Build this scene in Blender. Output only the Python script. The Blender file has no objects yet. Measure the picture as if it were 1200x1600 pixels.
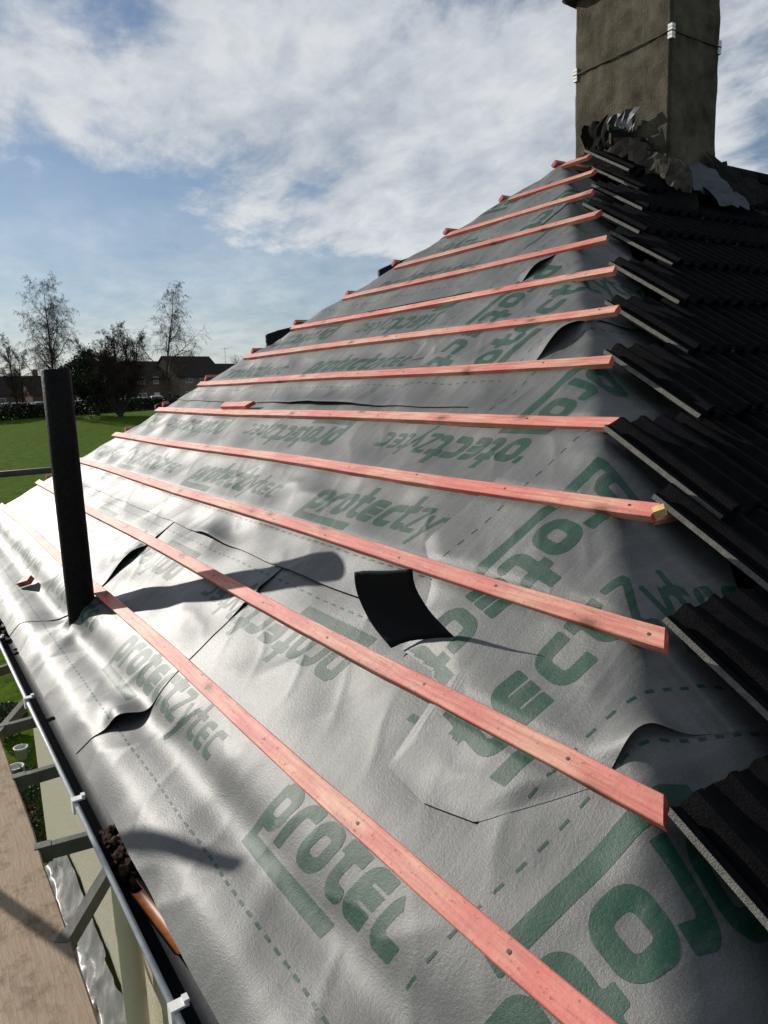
import bpy, bmesh, math, random
import numpy as np
from mathutils import Vector, Matrix

random.seed(7)
scene = bpy.context.scene
COL = scene.collection

# ------------------------------------------------------------------ camera
Z0 = 6.2                                   # camera height over the garden
CR = Vector((0.55399283, 0.83174766, -0.03588557))
CU = Vector((-0.12224165, 0.12390632, 0.9847356))
CF = Vector((-0.82349798, 0.54114975, -0.17031742))
cam_d = bpy.data.cameras.new('camera')
cam = bpy.data.objects.new('camera', cam_d)
COL.objects.link(cam)
m = Matrix.Identity(4)
for i in range(3):
    m[i][0] = CR[i]; m[i][1] = CU[i]; m[i][2] = -CF[i]
m[2][3] = Z0
cam.matrix_world = m
cam_d.sensor_fit = 'VERTICAL'
cam_d.sensor_height = 36.0
cam_d.lens = 36.0 * 1159.7 / 1600.0
cam_d.clip_start = 0.05
cam_d.clip_end = 6000
scene.camera = cam

# ------------------------------------------------------------------ light
SUN = Vector((-0.84752, -0.32545, 0.41929)).normalized()
sun_d = bpy.data.lights.new('sun', 'SUN')
sun_d.energy = 5.0
sun_d.angle = math.radians(0.5)
sun_d.color = (1.0, 0.95, 0.87)
sun = bpy.data.objects.new('sun', sun_d)
COL.objects.link(sun)
sun.rotation_euler = SUN.to_track_quat('Z', 'Y').to_euler()
sun.location = SUN * 50

world = bpy.data.worlds.new('World')
scene.world = world
world.use_nodes = True
wt = world.node_tree
for n_ in list(wt.nodes):
    wt.nodes.remove(n_)


def N(tree, kind, **kw):
    n_ = tree.nodes.new(kind)
    for k, v in kw.items():
        if k.startswith('i_'):
            n_.inputs[k[2:].replace('_', ' ')].default_value = v
        else:
            setattr(n_, k, v)
    return n_


def LK(tree, a, b):
    tree.links.new(a, b)


def MATH(tree, op, a, b=None, clamp=False):
    n_ = tree.nodes.new('ShaderNodeMath')
    n_.operation = op
    n_.use_clamp = clamp
    for i, v in enumerate((a, b)):
        if v is None:
            continue
        if isinstance(v, (int, float)):
            n_.inputs[i].default_value = v
        else:
            tree.links.new(v, n_.inputs[i])
    return n_.outputs[0]


def RAMP(tree, fac, stops, interp='LINEAR'):
    n_ = tree.nodes.new('ShaderNodeValToRGB')
    cr = n_.color_ramp
    cr.interpolation = interp
    while len(cr.elements) < len(stops):
        cr.elements.new(0.5)
    for e, (p, c) in zip(cr.elements, stops):
        e.position = p
        e.color = (c, c, c, 1) if isinstance(c, (int, float)) else (c[0], c[1], c[2], 1)
    tree.links.new(fac, n_.inputs[0])
    return n_.outputs[0]


def MIX(tree, fac, a, b, blend='MIX'):
    n_ = tree.nodes.new('ShaderNodeMix')
    n_.data_type = 'RGBA'
    n_.blend_type = blend
    for idx, v in ((0, fac), (6, a), (7, b)):
        if isinstance(v, (int, float)):
            n_.inputs[idx].default_value = v
        elif isinstance(v, (tuple, list)):
            n_.inputs[idx].default_value = (v[0], v[1], v[2], 1)
        else:
            tree.links.new(v, n_.inputs[idx])
    return n_.outputs[2]


sky = N(wt, 'ShaderNodeTexSky', sky_type='NISHITA')
sky.sun_disc = False
sky.sun_elevation = math.radians(24.8)
sky.sun_rotation = math.radians(-111.0)
sky.air_density = 1.0
sky.dust_density = 0.35
sky.ozone_density = 3.0
tc = N(wt, 'ShaderNodeTexCoord')
sep = N(wt, 'ShaderNodeSeparateXYZ')
LK(wt, tc.outputs['Generated'], sep.inputs[0])
zc = MATH(wt, 'ADD', MATH(wt, 'MAXIMUM', sep.outputs[2], 0.0), 0.16)
px_ = MATH(wt, 'DIVIDE', sep.outputs[0], zc)
py_ = MATH(wt, 'DIVIDE', sep.outputs[1], zc)
cmb = N(wt, 'ShaderNodeCombineXYZ')
LK(wt, px_, cmb.inputs[0]); LK(wt, py_, cmb.inputs[1])
SKY_OFF = (15.7985, 32.0364, 0.0)
SKY_ROT = 20
mp = N(wt, 'ShaderNodeMapping')
mp.inputs['Location'].default_value = SKY_OFF
mp.inputs['Rotation'].default_value = (0, 0, math.radians(SKY_ROT))
LK(wt, cmb.outputs[0], mp.inputs[0])
big = N(wt, 'ShaderNodeTexNoise', i_Scale=0.42, i_Detail=2.0, i_Roughness=0.5)
LK(wt, mp.outputs[0], big.inputs['Vector'])
mid = N(wt, 'ShaderNodeTexNoise', i_Scale=1.5, i_Detail=10.0, i_Roughness=0.60, i_Distortion=0.25)
mp2 = N(wt, 'ShaderNodeMapping')
mp2.inputs['Rotation'].default_value = (0, 0, math.radians(-40))
mp2.inputs['Scale'].default_value = (1.0, 1.5, 1.0)
LK(wt, mp.outputs[0], mp2.inputs[0])
LK(wt, mp2.outputs[0], mid.inputs['Vector'])
fine = N(wt, 'ShaderNodeTexNoise', i_Scale=5.5, i_Detail=8.0, i_Roughness=0.62, i_Distortion=0.3)
LK(wt, mp2.outputs[0], fine.inputs['Vector'])
dens = MATH(wt, 'ADD', MATH(wt, 'MULTIPLY', big.outputs[0], 1.5), MATH(wt, 'MULTIPLY', mid.outputs[0], 0.85))
dens = MATH(wt, 'ADD', dens, MATH(wt, 'MULTIPLY', fine.outputs[0], 0.22))
cover = N(wt, 'ShaderNodeMapRange', interpolation_type='SMOOTHSTEP')
LK(wt, dens, cover.inputs[0])
cover.inputs[1].default_value = 1.20
cover.inputs[2].default_value = 1.44
# thin veil that thickens towards the horizon
veil = N(wt, 'ShaderNodeMapRange')
LK(wt, sep.outputs[2], veil.inputs[0])
veil.inputs[1].default_value = 0.0; veil.inputs[2].default_value = 0.30
veil.inputs[3].default_value = 0.85; veil.inputs[4].default_value = 0.05
wisps = MATH(wt, 'MULTIPLY', veil.outputs[0], MATH(wt, 'ADD', mid.outputs[0], 0.35))
mask = MATH(wt, 'MAXIMUM', cover.outputs[0], wisps, True)
mask = MATH(wt, 'MULTIPLY', mask, 0.92)
cshade = RAMP(wt, MATH(wt, 'ADD', MATH(wt, 'MULTIPLY', mid.outputs[0], 0.6), MATH(wt, 'MULTIPLY', fine.outputs[0], 0.4)), [(0.36, (5.0, 5.7, 6.7)), (0.60, (9.6, 9.9, 10.2))])
skyc = MIX(wt, mask, sky.outputs[0], cshade)
bg = N(wt, 'ShaderNodeBackground')
bg.inputs['Strength'].default_value = 0.072
LK(wt, skyc, bg.inputs['Color'])
wo = N(wt, 'ShaderNodeOutputWorld')
LK(wt, bg.outputs[0], wo.inputs['Surface'])

vs = scene.view_settings
vs.view_transform = 'Standard'
vs.look = 'None'
vs.exposure = 0.1
vs.gamma = 1.0
vs.use_curve_mapping = False
scene.render.engine = 'CYCLES'
scene.render.resolution_x = 768
scene.render.resolution_y = 1024

# ------------------------------------------------------------------ helpers


def mat(name, color=(0.5, 0.5, 0.5), rough=0.7, spec=0.5, metal=0.0, var=0.0, vscale=8.0, bump=0.0, bscale=60.0,
        stretch=(1, 1, 1), color2=None):
    mt = bpy.data.materials.new(name)
    mt.use_nodes = True
    t = mt.node_tree
    b = t.nodes['Principled BSDF']
    b.inputs['Roughness'].default_value = rough
    b.inputs['Specular IOR Level'].default_value = spec
    b.inputs['Metallic'].default_value = metal
    b.inputs['Base Color'].default_value = (*color, 1)
    co = N(t, 'ShaderNodeTexCoord')
    mpn = N(t, 'ShaderNodeMapping')
    mpn.inputs['Scale'].default_value = stretch
    LK(t, co.outputs['Object'], mpn.inputs[0])
    if var > 0 or color2:
        ns = N(t, 'ShaderNodeTexNoise', i_Scale=vscale, i_Detail=6.0, i_Roughness=0.6)
        LK(t, mpn.outputs[0], ns.inputs['Vector'])
        c2 = color2 if color2 else tuple(min(1, c * (1 + var)) for c in color)
        c1 = color if color2 else tuple(c * (1 - var) for c in color)
        LK(t, RAMP(t, ns.outputs[0], [(0.32, c1), (0.68, c2)]), b.inputs['Base Color'])
    if bump > 0:
        nb = N(t, 'ShaderNodeTexNoise', i_Scale=bscale, i_Detail=5.0, i_Roughness=0.6)
        LK(t, mpn.outputs[0], nb.inputs['Vector'])
        bn = N(t, 'ShaderNodeBump')
        bn.inputs['Strength'].default_value = bump
        bn.inputs['Distance'].default_value = 0.01
        LK(t, nb.outputs[0], bn.inputs['Height'])
        LK(t, bn.outputs[0], b.inputs['Normal'])
    return mt


def link(name, mesh, mats, parent=None, label=None, cat=None, group=None, kind=None):
    o = bpy.data.objects.new(name, mesh)
    COL.objects.link(o)
    if mats is not None and mesh is not None and len(mesh.materials) == 0:
        for mm in (mats if isinstance(mats, (list, tuple)) else [mats]):
            mesh.materials.append(mm)
    if parent is not None:
        o.parent = parent
        o.matrix_parent_inverse = PINV[parent.name]
    PINV[o.name] = Matrix.Identity(4)
    for k, v in (('label', label), ('category', cat), ('group', group), ('kind', kind)):
        if v:
            o[k] = v
    return o


PINV = {}


def empty(name, loc, label, cat, group=None):
    o = bpy.data.objects.new(name, None)
    COL.objects.link(o)
    o.location = loc
    o.empty_display_size = 0.2
    PINV[o.name] = Matrix.Translation(-Vector(loc))
    o['label'] = label
    o['category'] = cat
    if group:
        o['group'] = group
    return o


def pmesh(name, verts, faces, smooth=False):
    me = bpy.data.meshes.new(name)
    me.from_pydata([tuple(v) for v in verts], [], [tuple(f) for f in faces])
    me.update()
    if smooth:
        me.polygons.foreach_set('use_smooth', [True] * len(me.polygons))
    return me


class MB:
    def __init__(self):
        self.v = []; self.f = []; self.m = []

    def add(self, vs_, fs, mi=0):
        o = len(self.v)
        self.v += [tuple(v) for v in vs_]
        self.f += [tuple(i + o for i in f) for f in fs]
        self.m += [mi] * len(fs)

    def box(self, x0, x1, y0, y1, z0, z1, mi=0, M=None):
        vs_ = [(x, y, z) for z in (z0, z1) for y in (y0, y1) for x in (x0, x1)]
        if M is not None:
            vs_ = [M @ Vector(v) for v in vs_]
        self.add(vs_, [(0, 2, 3, 1), (4, 5, 7, 6), (0, 1, 5, 4), (2, 6, 7, 3), (0, 4, 6, 2), (1, 3, 7, 5)], mi)

    def tube(self, pts, rads, n=8, mi=0, caps=True):
        pts = [Vector(p) for p in pts]
        rings = []
        d0 = (pts[-1] - pts[0]).normalized()
        up = Vector((0, 0, 1)) if abs(d0.z) < 0.7 else Vector((1, 0, 0))
        for i, p in enumerate(pts):
            d = (pts[min(i + 1, len(pts) - 1)] - pts[max(i - 1, 0)]).normalized()
            a = d.cross(up).normalized()
            b = d.cross(a).normalized()
            r = rads[i] if isinstance(rads, (list, tuple)) else rads
            rings.append([p + a * (r * math.cos(2 * math.pi * k / n)) + b * (r * math.sin(2 * math.pi * k / n)) for k in range(n)])
        vs_ = [v for rg in rings for v in rg]
        fs = []
        for i in range(len(rings) - 1):
            for k in range(n):
                a0 = i * n + k; a1 = i * n + (k + 1) % n
                fs.append((a0, a1, a1 + n, a0 + n))
        if caps:
            fs.append(tuple(range(n))[::-1])
            fs.append(tuple(range((len(rings) - 1) * n, len(rings) * n)))
        self.add(vs_, fs, mi)

    def mesh(self, name, smooth=False):
        me = pmesh(name, self.v, self.f, smooth)
        if any(self.m):
            me.polygons.foreach_set('material_index', self.m)
        return me


def simple_tube(me_b, p0, p1, r0, r1, n):
    d = (p1 - p0)
    L = d.length
    if L < 1e-6:
        return
    d = d / L
    a = d.cross(Vector((0.31, 0.77, 0.55)))
    a.normalize()
    b = d.cross(a)
    vs_ = []
    for p, r in ((p0, r0), (p1, r1)):
        for k in range(n):
            an = 2 * math.pi * k / n
            vs_.append(p + a * (r * math.cos(an)) + b * (r * math.sin(an)))
    me_b.add(vs_, [(k, (k + 1) % n, (k + 1) % n + n, k + n) for k in range(n)])


# smooth value noise on arrays
def vnoise(x, y, seed=0):
    xi = np.floor(x).astype(np.int64); yi = np.floor(y).astype(np.int64)
    fx = x - xi; fy = y - yi
    fx = fx * fx * fx * (fx * (fx * 6 - 15) + 10); fy = fy * fy * fy * (fy * (fy * 6 - 15) + 10)

    def h(a, b):
        n_ = (a * 374761393 + b * 668265263 + seed * 974711) & 0x7fffffff
        n_ = ((n_ ^ (n_ >> 13)) * 1274126177) & 0x7fffffff
        n_ = n_ ^ (n_ >> 16)
        return (n_ & 0xffff) / 65535.0
    return (h(xi, yi) * (1 - fx) + h(xi + 1, yi) * fx) * (1 - fy) + (h(xi, yi + 1) * (1 - fx) + h(xi + 1, yi + 1) * fx) * fy


def fbm(x, y, seed=0, oct_=3):
    s = 0; a = 0.5; t = 0
    for k in range(oct_):
        s = s + a * vnoise(x * 2 ** k + 17.3 * k, y * 2 ** k + 9.1 * k, seed + k); t += a; a *= 0.5
    return s / t


# ------------------------------------------------------------------ roof frame
TH = math.radians(35.3879)
CT, ST = math.cos(TH), math.sin(TH)
TT = math.tan(TH)
GA = 0.34                                   # batten gauge
R0Y, R0Z = 0.75906, -0.91257 + Z0            # batten-top plane at s = 0
OFFB = -0.029                               # membrane level under the batten tops
B0Y, B0Z = R0Y - OFFB * ST, R0Z + OFFB * CT
XA, SA = -3.87, 4.15                        # apex of the hip end
YA, ZA = B0Y + SA * CT, B0Z + SA * ST
UV = Vector((0, CT, ST)); NV = Vector((0, -ST, CT))
TV = Vector((CT, 0, -ST)); NT = Vector((ST, 0, CT))       # tiled slope: down, normal


def RP(x, s, h=0.0):
    return Vector((x, B0Y + s * CT - h * ST, B0Z + s * ST + h * CT))


def TP(t, y, h=0.0):                        # tiled slope: t down from apex, y from apex
    return Vector((XA + t * CT + h * ST, YA + y, ZA - t * ST + h * CT))


def xr(s):
    return XA + (SA - s) * CT


def xl(s):
    return XA - (SA - s) * CT


def smin(a, b, k):
    h = np.clip(0.5 + 0.5 * (b - a) / k, 0, 1)
    return b * (1 - h) + a * h - k * h * (1 - h)


PIPE = (-3.6485, -0.146)


def HGT(x, s):
    x = np.asarray(x, float); s = np.asarray(s, float)
    fr = s / GA - np.floor(s / GA)
    b = np.sin(np.pi * fr) ** 2
    b = np.where(s < 0, 1 - np.exp(-(s / 0.09) ** 2), b)
    e = 0.12 + 0.88 * b
    xx = x + 0.06 * (fbm(x * 1.3, s * 1.1, 3) - 0.5)
    raft = 0.5 - 0.5 * np.cos(2 * np.pi * (xx / 0.46 + 0.12))
    h = -0.013 * raft * b * (0.35 + 1.1 * fbm(x * 0.9, s * 2.2, 5, 2))
    h = h + 0.019 * (fbm(x * 2.3 + s * 0.5, s * 1.7, 11, 2) - 0.5) * e
    n1 = fbm(x * 2.6 - s * 1.4, s * 1.6 + x * 0.3, 23, 2)
    h = h + 0.0055 * (1 - np.abs(2 * n1 - 1)) ** 6 * e
    n2 = fbm(x * 4.2 + s * 3.0, s * 2.2 - x * 0.8, 31, 2)
    h = h + 0.0030 * (1 - np.abs(2 * n2 - 1)) ** 7 * e
    h = h + 0.0018 * (fbm(x * 13, s * 11, 41, 2) - 0.5)
    # eaves: dips behind the fascia, rises over it and rolls into the gutter
    w = fbm(x * 1.1, x * 0 + 2.2, 51, 2) - 0.5
    h = h - (0.030 + 0.024 * w) * np.exp(-((s + 0.225 + 0.03 * w) / 0.075) ** 2)
    h = h + 0.010 * np.exp(-((s + 0.385) / 0.05) ** 2)
    h = h - np.where(s < -0.42, 2.0 * (s + 0.42) ** 2, 0)
    # upstand round the vent pipe with radiating creases
    dx = x - PIPE[0]; ds = s - PIPE[1]
    r = np.sqrt(dx * dx + ds * ds) + 1e-6
    an = np.arctan2(ds, dx)
    h = h + 0.030 * np.exp(-(r / 0.13) ** 2) + 0.010 * np.sin(an * 5 + 0.7) * np.exp(-((r - 0.18) / 0.11) ** 2)
    # puckers along the right hand hip
    dh = np.clip(xr(s) - x, -0.3, 3)
    h = h + 0.020 * (fbm(x * 7 + s * 2, s * 6 - x * 3, 61, 2) - 0.5) * np.exp(-(dh / 0.22) ** 2)
    return h


def PIN(s, h):
    """battens clamp the sheets down"""
    k = np.clip(np.round((s + 0.025) / GA), 0, 12)
    d = np.maximum(np.abs(s + 0.025 - k * GA) - 0.03, 0)
    lim = 0.014 + 0.55 * d
    return smin(h, lim, 0.010)


def MAP(x, s, h):
    """membrane point; falls over both hips"""
    x = np.asarray(x, float); s = np.asarray(s, float)
    y = B0Y + s * CT - h * ST
    z = B0Z + s * ST + h * CT
    zr = ZA - (x - XA) * TT + h
    zl = ZA + (x - XA) * TT + h
    z = smin(z, zr, 0.035)
    z = smin(z, zl, 0.03)
    return np.stack([x, y, z], axis=-1)


# ------------------------------------------------------------------ materials
def felt_material(name, dark, light, ink=None):
    mt = bpy.data.materials.new(name)
    mt.use_nodes = True
    t = mt.node_tree
    b = t.nodes['Principled BSDF']
    co = N(t, 'ShaderNodeTexCoord')
    v = co.outputs['Object']
    n1 = N(t, 'ShaderNodeTexNoise', i_Scale=2.3, i_Detail=5.0, i_Roughness=0.6)
    LK(t, v, n1.inputs['Vector'])
    base = RAMP(t, n1.outputs[0], [(0.3, dark), (0.7, light)])
    # pressed fibre lines of the fleece
    fb = N(t, 'ShaderNodeTexNoise', i_Scale=26.0, i_Detail=4.0, i_Roughness=0.6, i_Distortion=2.2)
    LK(t, v, fb.inputs['Vector'])
    line = MATH(t, 'ABSOLUTE', MATH(t, 'SUBTRACT', fb.outputs[0], 0.5))
    line = RAMP(t, line, [(0.0, 1.0), (0.012, 0.0)])
    base = MIX(t, MATH(t, 'MULTIPLY', line, 0.16), base, (0.34, 0.34, 0.335))
    # scuffs dragged up and down the slope
    mp_ = N(t, 'ShaderNodeMapping')
    mp_.inputs['Rotation'].default_value = (TH, 0, 0.15)
    mp_.inputs['Scale'].default_value = (9, 1.1, 1)
    LK(t, v, mp_.inputs[0])
    sc = N(t, 'ShaderNodeTexNoise', i_Scale=3.0, i_Detail=7.0, i_Roughness=0.72)
    LK(t, mp_.outputs[0], sc.inputs['Vector'])
    scm = RAMP(t, sc.outputs[0], [(0.46, 0.0), (0.75, 1.0)])
    base = MIX(t, MATH(t, 'MULTIPLY', scm, 0.30), base, (0.24, 0.24, 0.23))
    oi = N(t, 'ShaderNodeObjectInfo')
    tint = RAMP(t, oi.outputs['Random'], [(0.0, 0.86), (1.0, 1.12)])
    if not ink:
        base = MIX(t, 1.0, base, tint, 'MULTIPLY')
    fine_ = N(t, 'ShaderNodeTexNoise', i_Scale=420.0, i_Detail=2.0)
    LK(t, v, fine_.inputs['Vector'])
    base = MIX(t, 0.6, base, RAMP(t, fine_.outputs[0], [(0.3, 0.6), (0.7, 1.4)]), 'MULTIPLY')
    spk = N(t, 'ShaderNodeTexNoise', i_Scale=55.0, i_Detail=5.0, i_Roughness=0.7)
    LK(t, v, spk.inputs['Vector'])
    base = MIX(t, RAMP(t, spk.outputs[0], [(0.70, 0.0), (0.74, 0.8)]), base, (0.05, 0.04, 0.03))
    if ink:
        wear = N(t, 'ShaderNodeTexNoise', i_Scale=38.0, i_Detail=6.0, i_Roughness=0.7)
        LK(t, v, wear.inputs['Vector'])
        wm = RAMP(t, wear.outputs[0], [(0.28, 0.78), (0.46, 1.0)])
        wm = MATH(t, 'MULTIPLY', wm, MATH(t, 'SUBTRACT', 1.0, MATH(t, 'MULTIPLY', scm, 0.5)))
        wm = MATH(t, 'MULTIPLY', wm, MATH(t, 'SUBTRACT', 1.0, MATH(t, 'MULTIPLY', line, 0.4)))
        base = MIX(t, wm, base, ink)
    LK(t, base, b.inputs['Base Color'])
    rr = RAMP(t, n1.outputs[0], [(0.2, 0.46), (0.8, 0.54)])
    LK(t, rr, b.inputs['Roughness'])
    b.inputs['Specular IOR Level'].default_value = 0.26 if ink else 0.48
    nb = N(t, 'ShaderNodeTexNoise', i_Scale=150.0, i_Detail=6.0, i_Roughness=0.65)
    LK(t, v, nb.inputs['Vector'])
    hh = MATH(t, 'ADD', MATH(t, 'MULTIPLY', nb.outputs[0], 0.7), MATH(t, 'MULTIPLY', fine_.outputs[0], 0.35))
    hh = MATH(t, 'ADD', hh, MATH(t, 'MULTIPLY', line, 0.05))
    cz = N(t, 'ShaderNodeTexNoise', i_Scale=3.2, i_Detail=0.0)
    LK(t, v, cz.inputs['Vector'])
    crease = RAMP(t, MATH(t, 'ABSOLUTE', MATH(t, 'SUBTRACT', cz.outputs[0], 0.5)), [(0.0, 1.0), (0.010, 0.25), (0.03, 0.0)])
    gate = RAMP(t, n1.outputs[0], [(0.45, 0.0), (0.62, 1.0)])
    hh = MATH(t, 'ADD', hh, MATH(t, 'MULTIPLY', MATH(t, 'MULTIPLY', crease, gate), 0.16))
    bn = N(t, 'ShaderNodeBump')
    bn.inputs['Strength'].default_value = 0.24
    bn.inputs['Distance'].default_value = 0.006
    LK(t, hh, bn.inputs['Height'])
    LK(t, bn.outputs[0], b.inputs['Normal'])
    return mt


M_FELT = felt_material('grey_membrane', (0.066, 0.068, 0.067), (0.094, 0.096, 0.091))
M_INK = felt_material('green_print', (0.066, 0.068, 0.067), (0.094, 0.096, 0.091), (0.004, 0.046, 0.026))
M_UNDER = mat('black_underside', (0.007, 0.008, 0.012), 0.6, 0.12, bump=0.1, bscale=120)


def wood_material(name, red, pale, dark):
    mt = bpy.data.materials.new(name)
    mt.use_nodes = True
    t = mt.node_tree
    b = t.nodes['Principled BSDF']
    co = N(t, 'ShaderNodeTexCoord')
    oi = N(t, 'ShaderNodeObjectInfo')
    ad = N(t, 'ShaderNodeVectorMath', operation='ADD')
    sc = N(t, 'ShaderNodeVectorMath', operation='SCALE')
    cb = N(t, 'ShaderNodeCombineXYZ')
    LK(t, oi.outputs['Random'], cb.inputs[0]); LK(t, oi.outputs['Random'], cb.inputs[1])
    LK(t, cb.outputs[0], sc.inputs[0]); sc.inputs['Scale'].default_value = 37.0
    LK(t, co.outputs['Object'], ad.inputs[0]); LK(t, sc.outputs[0], ad.inputs[1])
    v = ad.outputs[0]
    mp_ = N(t, 'ShaderNodeMapping')
    mp_.inputs['Scale'].default_value = (0.5, 9, 9)
    LK(t, v, mp_.inputs[0])
    g = N(t, 'ShaderNodeTexNoise', i_Scale=9.0, i_Detail=8.0, i_Roughness=0.65, i_Distortion=0.4)
    LK(t, mp_.outputs[0], g.inputs['Vector'])
    p = N(t, 'ShaderNodeTexNoise', i_Scale=2.6, i_Detail=5.0, i_Roughness=0.65)
    LK(t, v, p.inputs['Vector'])
    base = MIX(t, RAMP(t, p.outputs[0], [(0.40, 0.0), (0.62, 1.0)]), red, pale)
    base = MIX(t, 1.0, base, RAMP(t, oi.outputs['Random'], [(0.0, 0.82), (1.0, 1.12)]), 'MULTIPLY')
    base = MIX(t, MATH(t, 'MULTIPLY', RAMP(t, g.outputs[0], [(0.40, 1.0), (0.58, 0.0)]), 0.62), base, dark)
    # knots
    vo = N(t, 'ShaderNodeTexVoronoi', i_Scale=1.0)
    vo.voronoi_dimensions = '2D'
    mk = N(t, 'ShaderNodeMapping'); mk.inputs['Scale'].default_value = (2.7, 6.0, 6.0)
    LK(t, v, mk.inputs[0]); LK(t, mk.outputs[0], vo.inputs['Vector'])
    kn = RAMP(t, vo.outputs['Distance'], [(0.04, 0.9), (0.075, 0.45), (0.16, 0.0)])
    base = MIX(t, kn, base, (0.17, 0.045, 0.028))
    sw = N(t, 'ShaderNodeTexNoise', i_Scale=6.0, i_Detail=6.0, i_Roughness=0.8)
    ms = N(t, 'ShaderNodeMapping'); ms.inputs['Scale'].default_value = (9.0, 0.8, 0.8)
    LK(t, v, ms.inputs[0]); LK(t, ms.outputs[0], sw.inputs['Vector'])
    base = MIX(t, MATH(t, 'MULTIPLY', RAMP(t, sw.outputs[0], [(0.52, 0.0), (0.70, 1.0)]), 0.35), base, (0.30, 0.11, 0.085))
    # dents and dirt specks
    sp = N(t, 'ShaderNodeTexNoise', i_Scale=85.0, i_Detail=4.0, i_Roughness=0.7)
    LK(t, v, sp.inputs['Vector'])
    spm = RAMP(t, sp.outputs[0], [(0.62, 0.0), (0.68, 0.8)])
    base = MIX(t, spm, base, (0.17, 0.06, 0.045))
    LK(t, base, b.inputs['Base Color'])
    b.inputs['Roughness'].default_value = 0.62
    b.inputs['Specular IOR Level'].default_value = 0.4
    bn = N(t, 'ShaderNodeBump'); bn.inputs['Strength'].default_value = 0.35; bn.inputs['Distance'].default_value = 0.004
    LK(t, MATH(t, 'SUBTRACT', MATH(t, 'ADD', g.outputs[0], MATH(t, 'MULTIPLY', sp.outputs[0], 0.6)), spm), bn.inputs['Height'])
    LK(t, bn.outputs[0], b.inputs['Normal'])
    return mt


M_WOOD = wood_material('red_treated_softwood', (0.64, 0.180, 0.145), (0.68, 0.37, 0.26), (0.36, 0.085, 0.065))
M_NAIL = mat('nail_steel', (0.06, 0.05, 0.045), 0.6, 0.4, 0.4)
M_WOODEND = mat('red_end_grain', (0.46, 0.085, 0.065), 0.75, 0.3, var=0.35, vscale=60)
M_TILE = mat('black_concrete_tile', (0.0075, 0.0075, 0.0085), 0.9, 0.06, var=0.35, vscale=30, bump=0.8, bscale=230)
M_TILE_EDGE = mat('bare_concrete_edge', (0.17, 0.165, 0.15), 0.95, 0.1, var=0.3, vscale=40, bump=0.6, bscale=260)
M_RENDER = mat('grey_brown_render', (0.050, 0.044, 0.032), 0.95, 0.1, bump=1.0, bscale=90, vscale=7, color2=(0.135, 0.117, 0.086))
M_CAP = mat('weathered_mortar', (0.045, 0.042, 0.032), 0.95, 0.1, var=0.4, vscale=9, bump=1.0, bscale=50)
M_LEAD = mat('old_lead', (0.040, 0.045, 0.055), 0.6, 0.4, var=0.35, vscale=9, bump=0.5, bscale=35)
M_LEADTAN = mat('mortar_stained_lead', (0.060, 0.052, 0.040), 0.85, 0.2, var=0.5, vscale=14, bump=0.7, bscale=50)
M_BLACK = mat('black_bitumen_felt', (0.009, 0.0085, 0.008), 0.85, 0.08, var=0.3, vscale=20, bump=0.5, bscale=60)
M_WHITE = mat('white_plastic', (0.72, 0.72, 0.70), 0.5, 0.4)
M_CABLE = mat('brown_cable', (0.055, 0.045, 0.03), 0.8, 0.2)
M_PIPE = mat('black_pipe_paint', (0.0045, 0.0045, 0.005), 0.6, 0.10, bump=0.35, bscale=70, vscale=55, color2=(0.013, 0.0115, 0.010))
M_PEBBLE = mat('cream_pebbledash', (0.36, 0.345, 0.25), 0.95, 0.1, bump=1.0, bscale=120, vscale=90, color2=(0.62, 0.59, 0.46))
M_SMOOTH = mat('buff_smooth_render', (0.46, 0.41, 0.32), 0.9, 0.2, var=0.08, vscale=3, bump=0.15, bscale=40)
M_CREAM = mat('cream_pipe_paint', (0.66, 0.59, 0.45), 0.55, 0.3, var=0.06, vscale=5)
M_GUTTER = mat('dark_gutter_plastic', (0.009, 0.011, 0.016), 0.6, 0.12, var=0.35, vscale=30, bump=0.15, bscale=40)
M_GLIP = mat('grey_gutter_lip', (0.55, 0.56, 0.56), 0.35, 0.5, var=0.15, vscale=20)
M_FASCIA = mat('white_fascia', (0.62, 0.61, 0.57), 0.5, 0.4, var=0.06, vscale=6)
M_SOIL = mat('moss_and_soil', (0.020, 0.013, 0.009), 0.95, 0.1, bump=1.0, bscale=90, vscale=45, color2=(0.07, 0.042, 0.026))
M_COPPER = mat('orange_brown_pipe_inside', (0.30, 0.10, 0.025), 0.45, 0.5, var=0.3, vscale=40)
M_STEEL = mat('galvanised_steel', (0.11, 0.115, 0.105), 0.55, 0.4, 0.2, var=0.25, vscale=14, bump=0.2, bscale=50)
M_DARKSTEEL = mat('weathered_scaffold_tube', (0.045, 0.05, 0.055), 0.55, 0.5, 0.3, var=0.3, vscale=14)
M_POLY = mat('clear_polythene', (0.17, 0.172, 0.16), 0.38, 0.4, var=0.3, vscale=5, bump=0.5, bscale=14)


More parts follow.
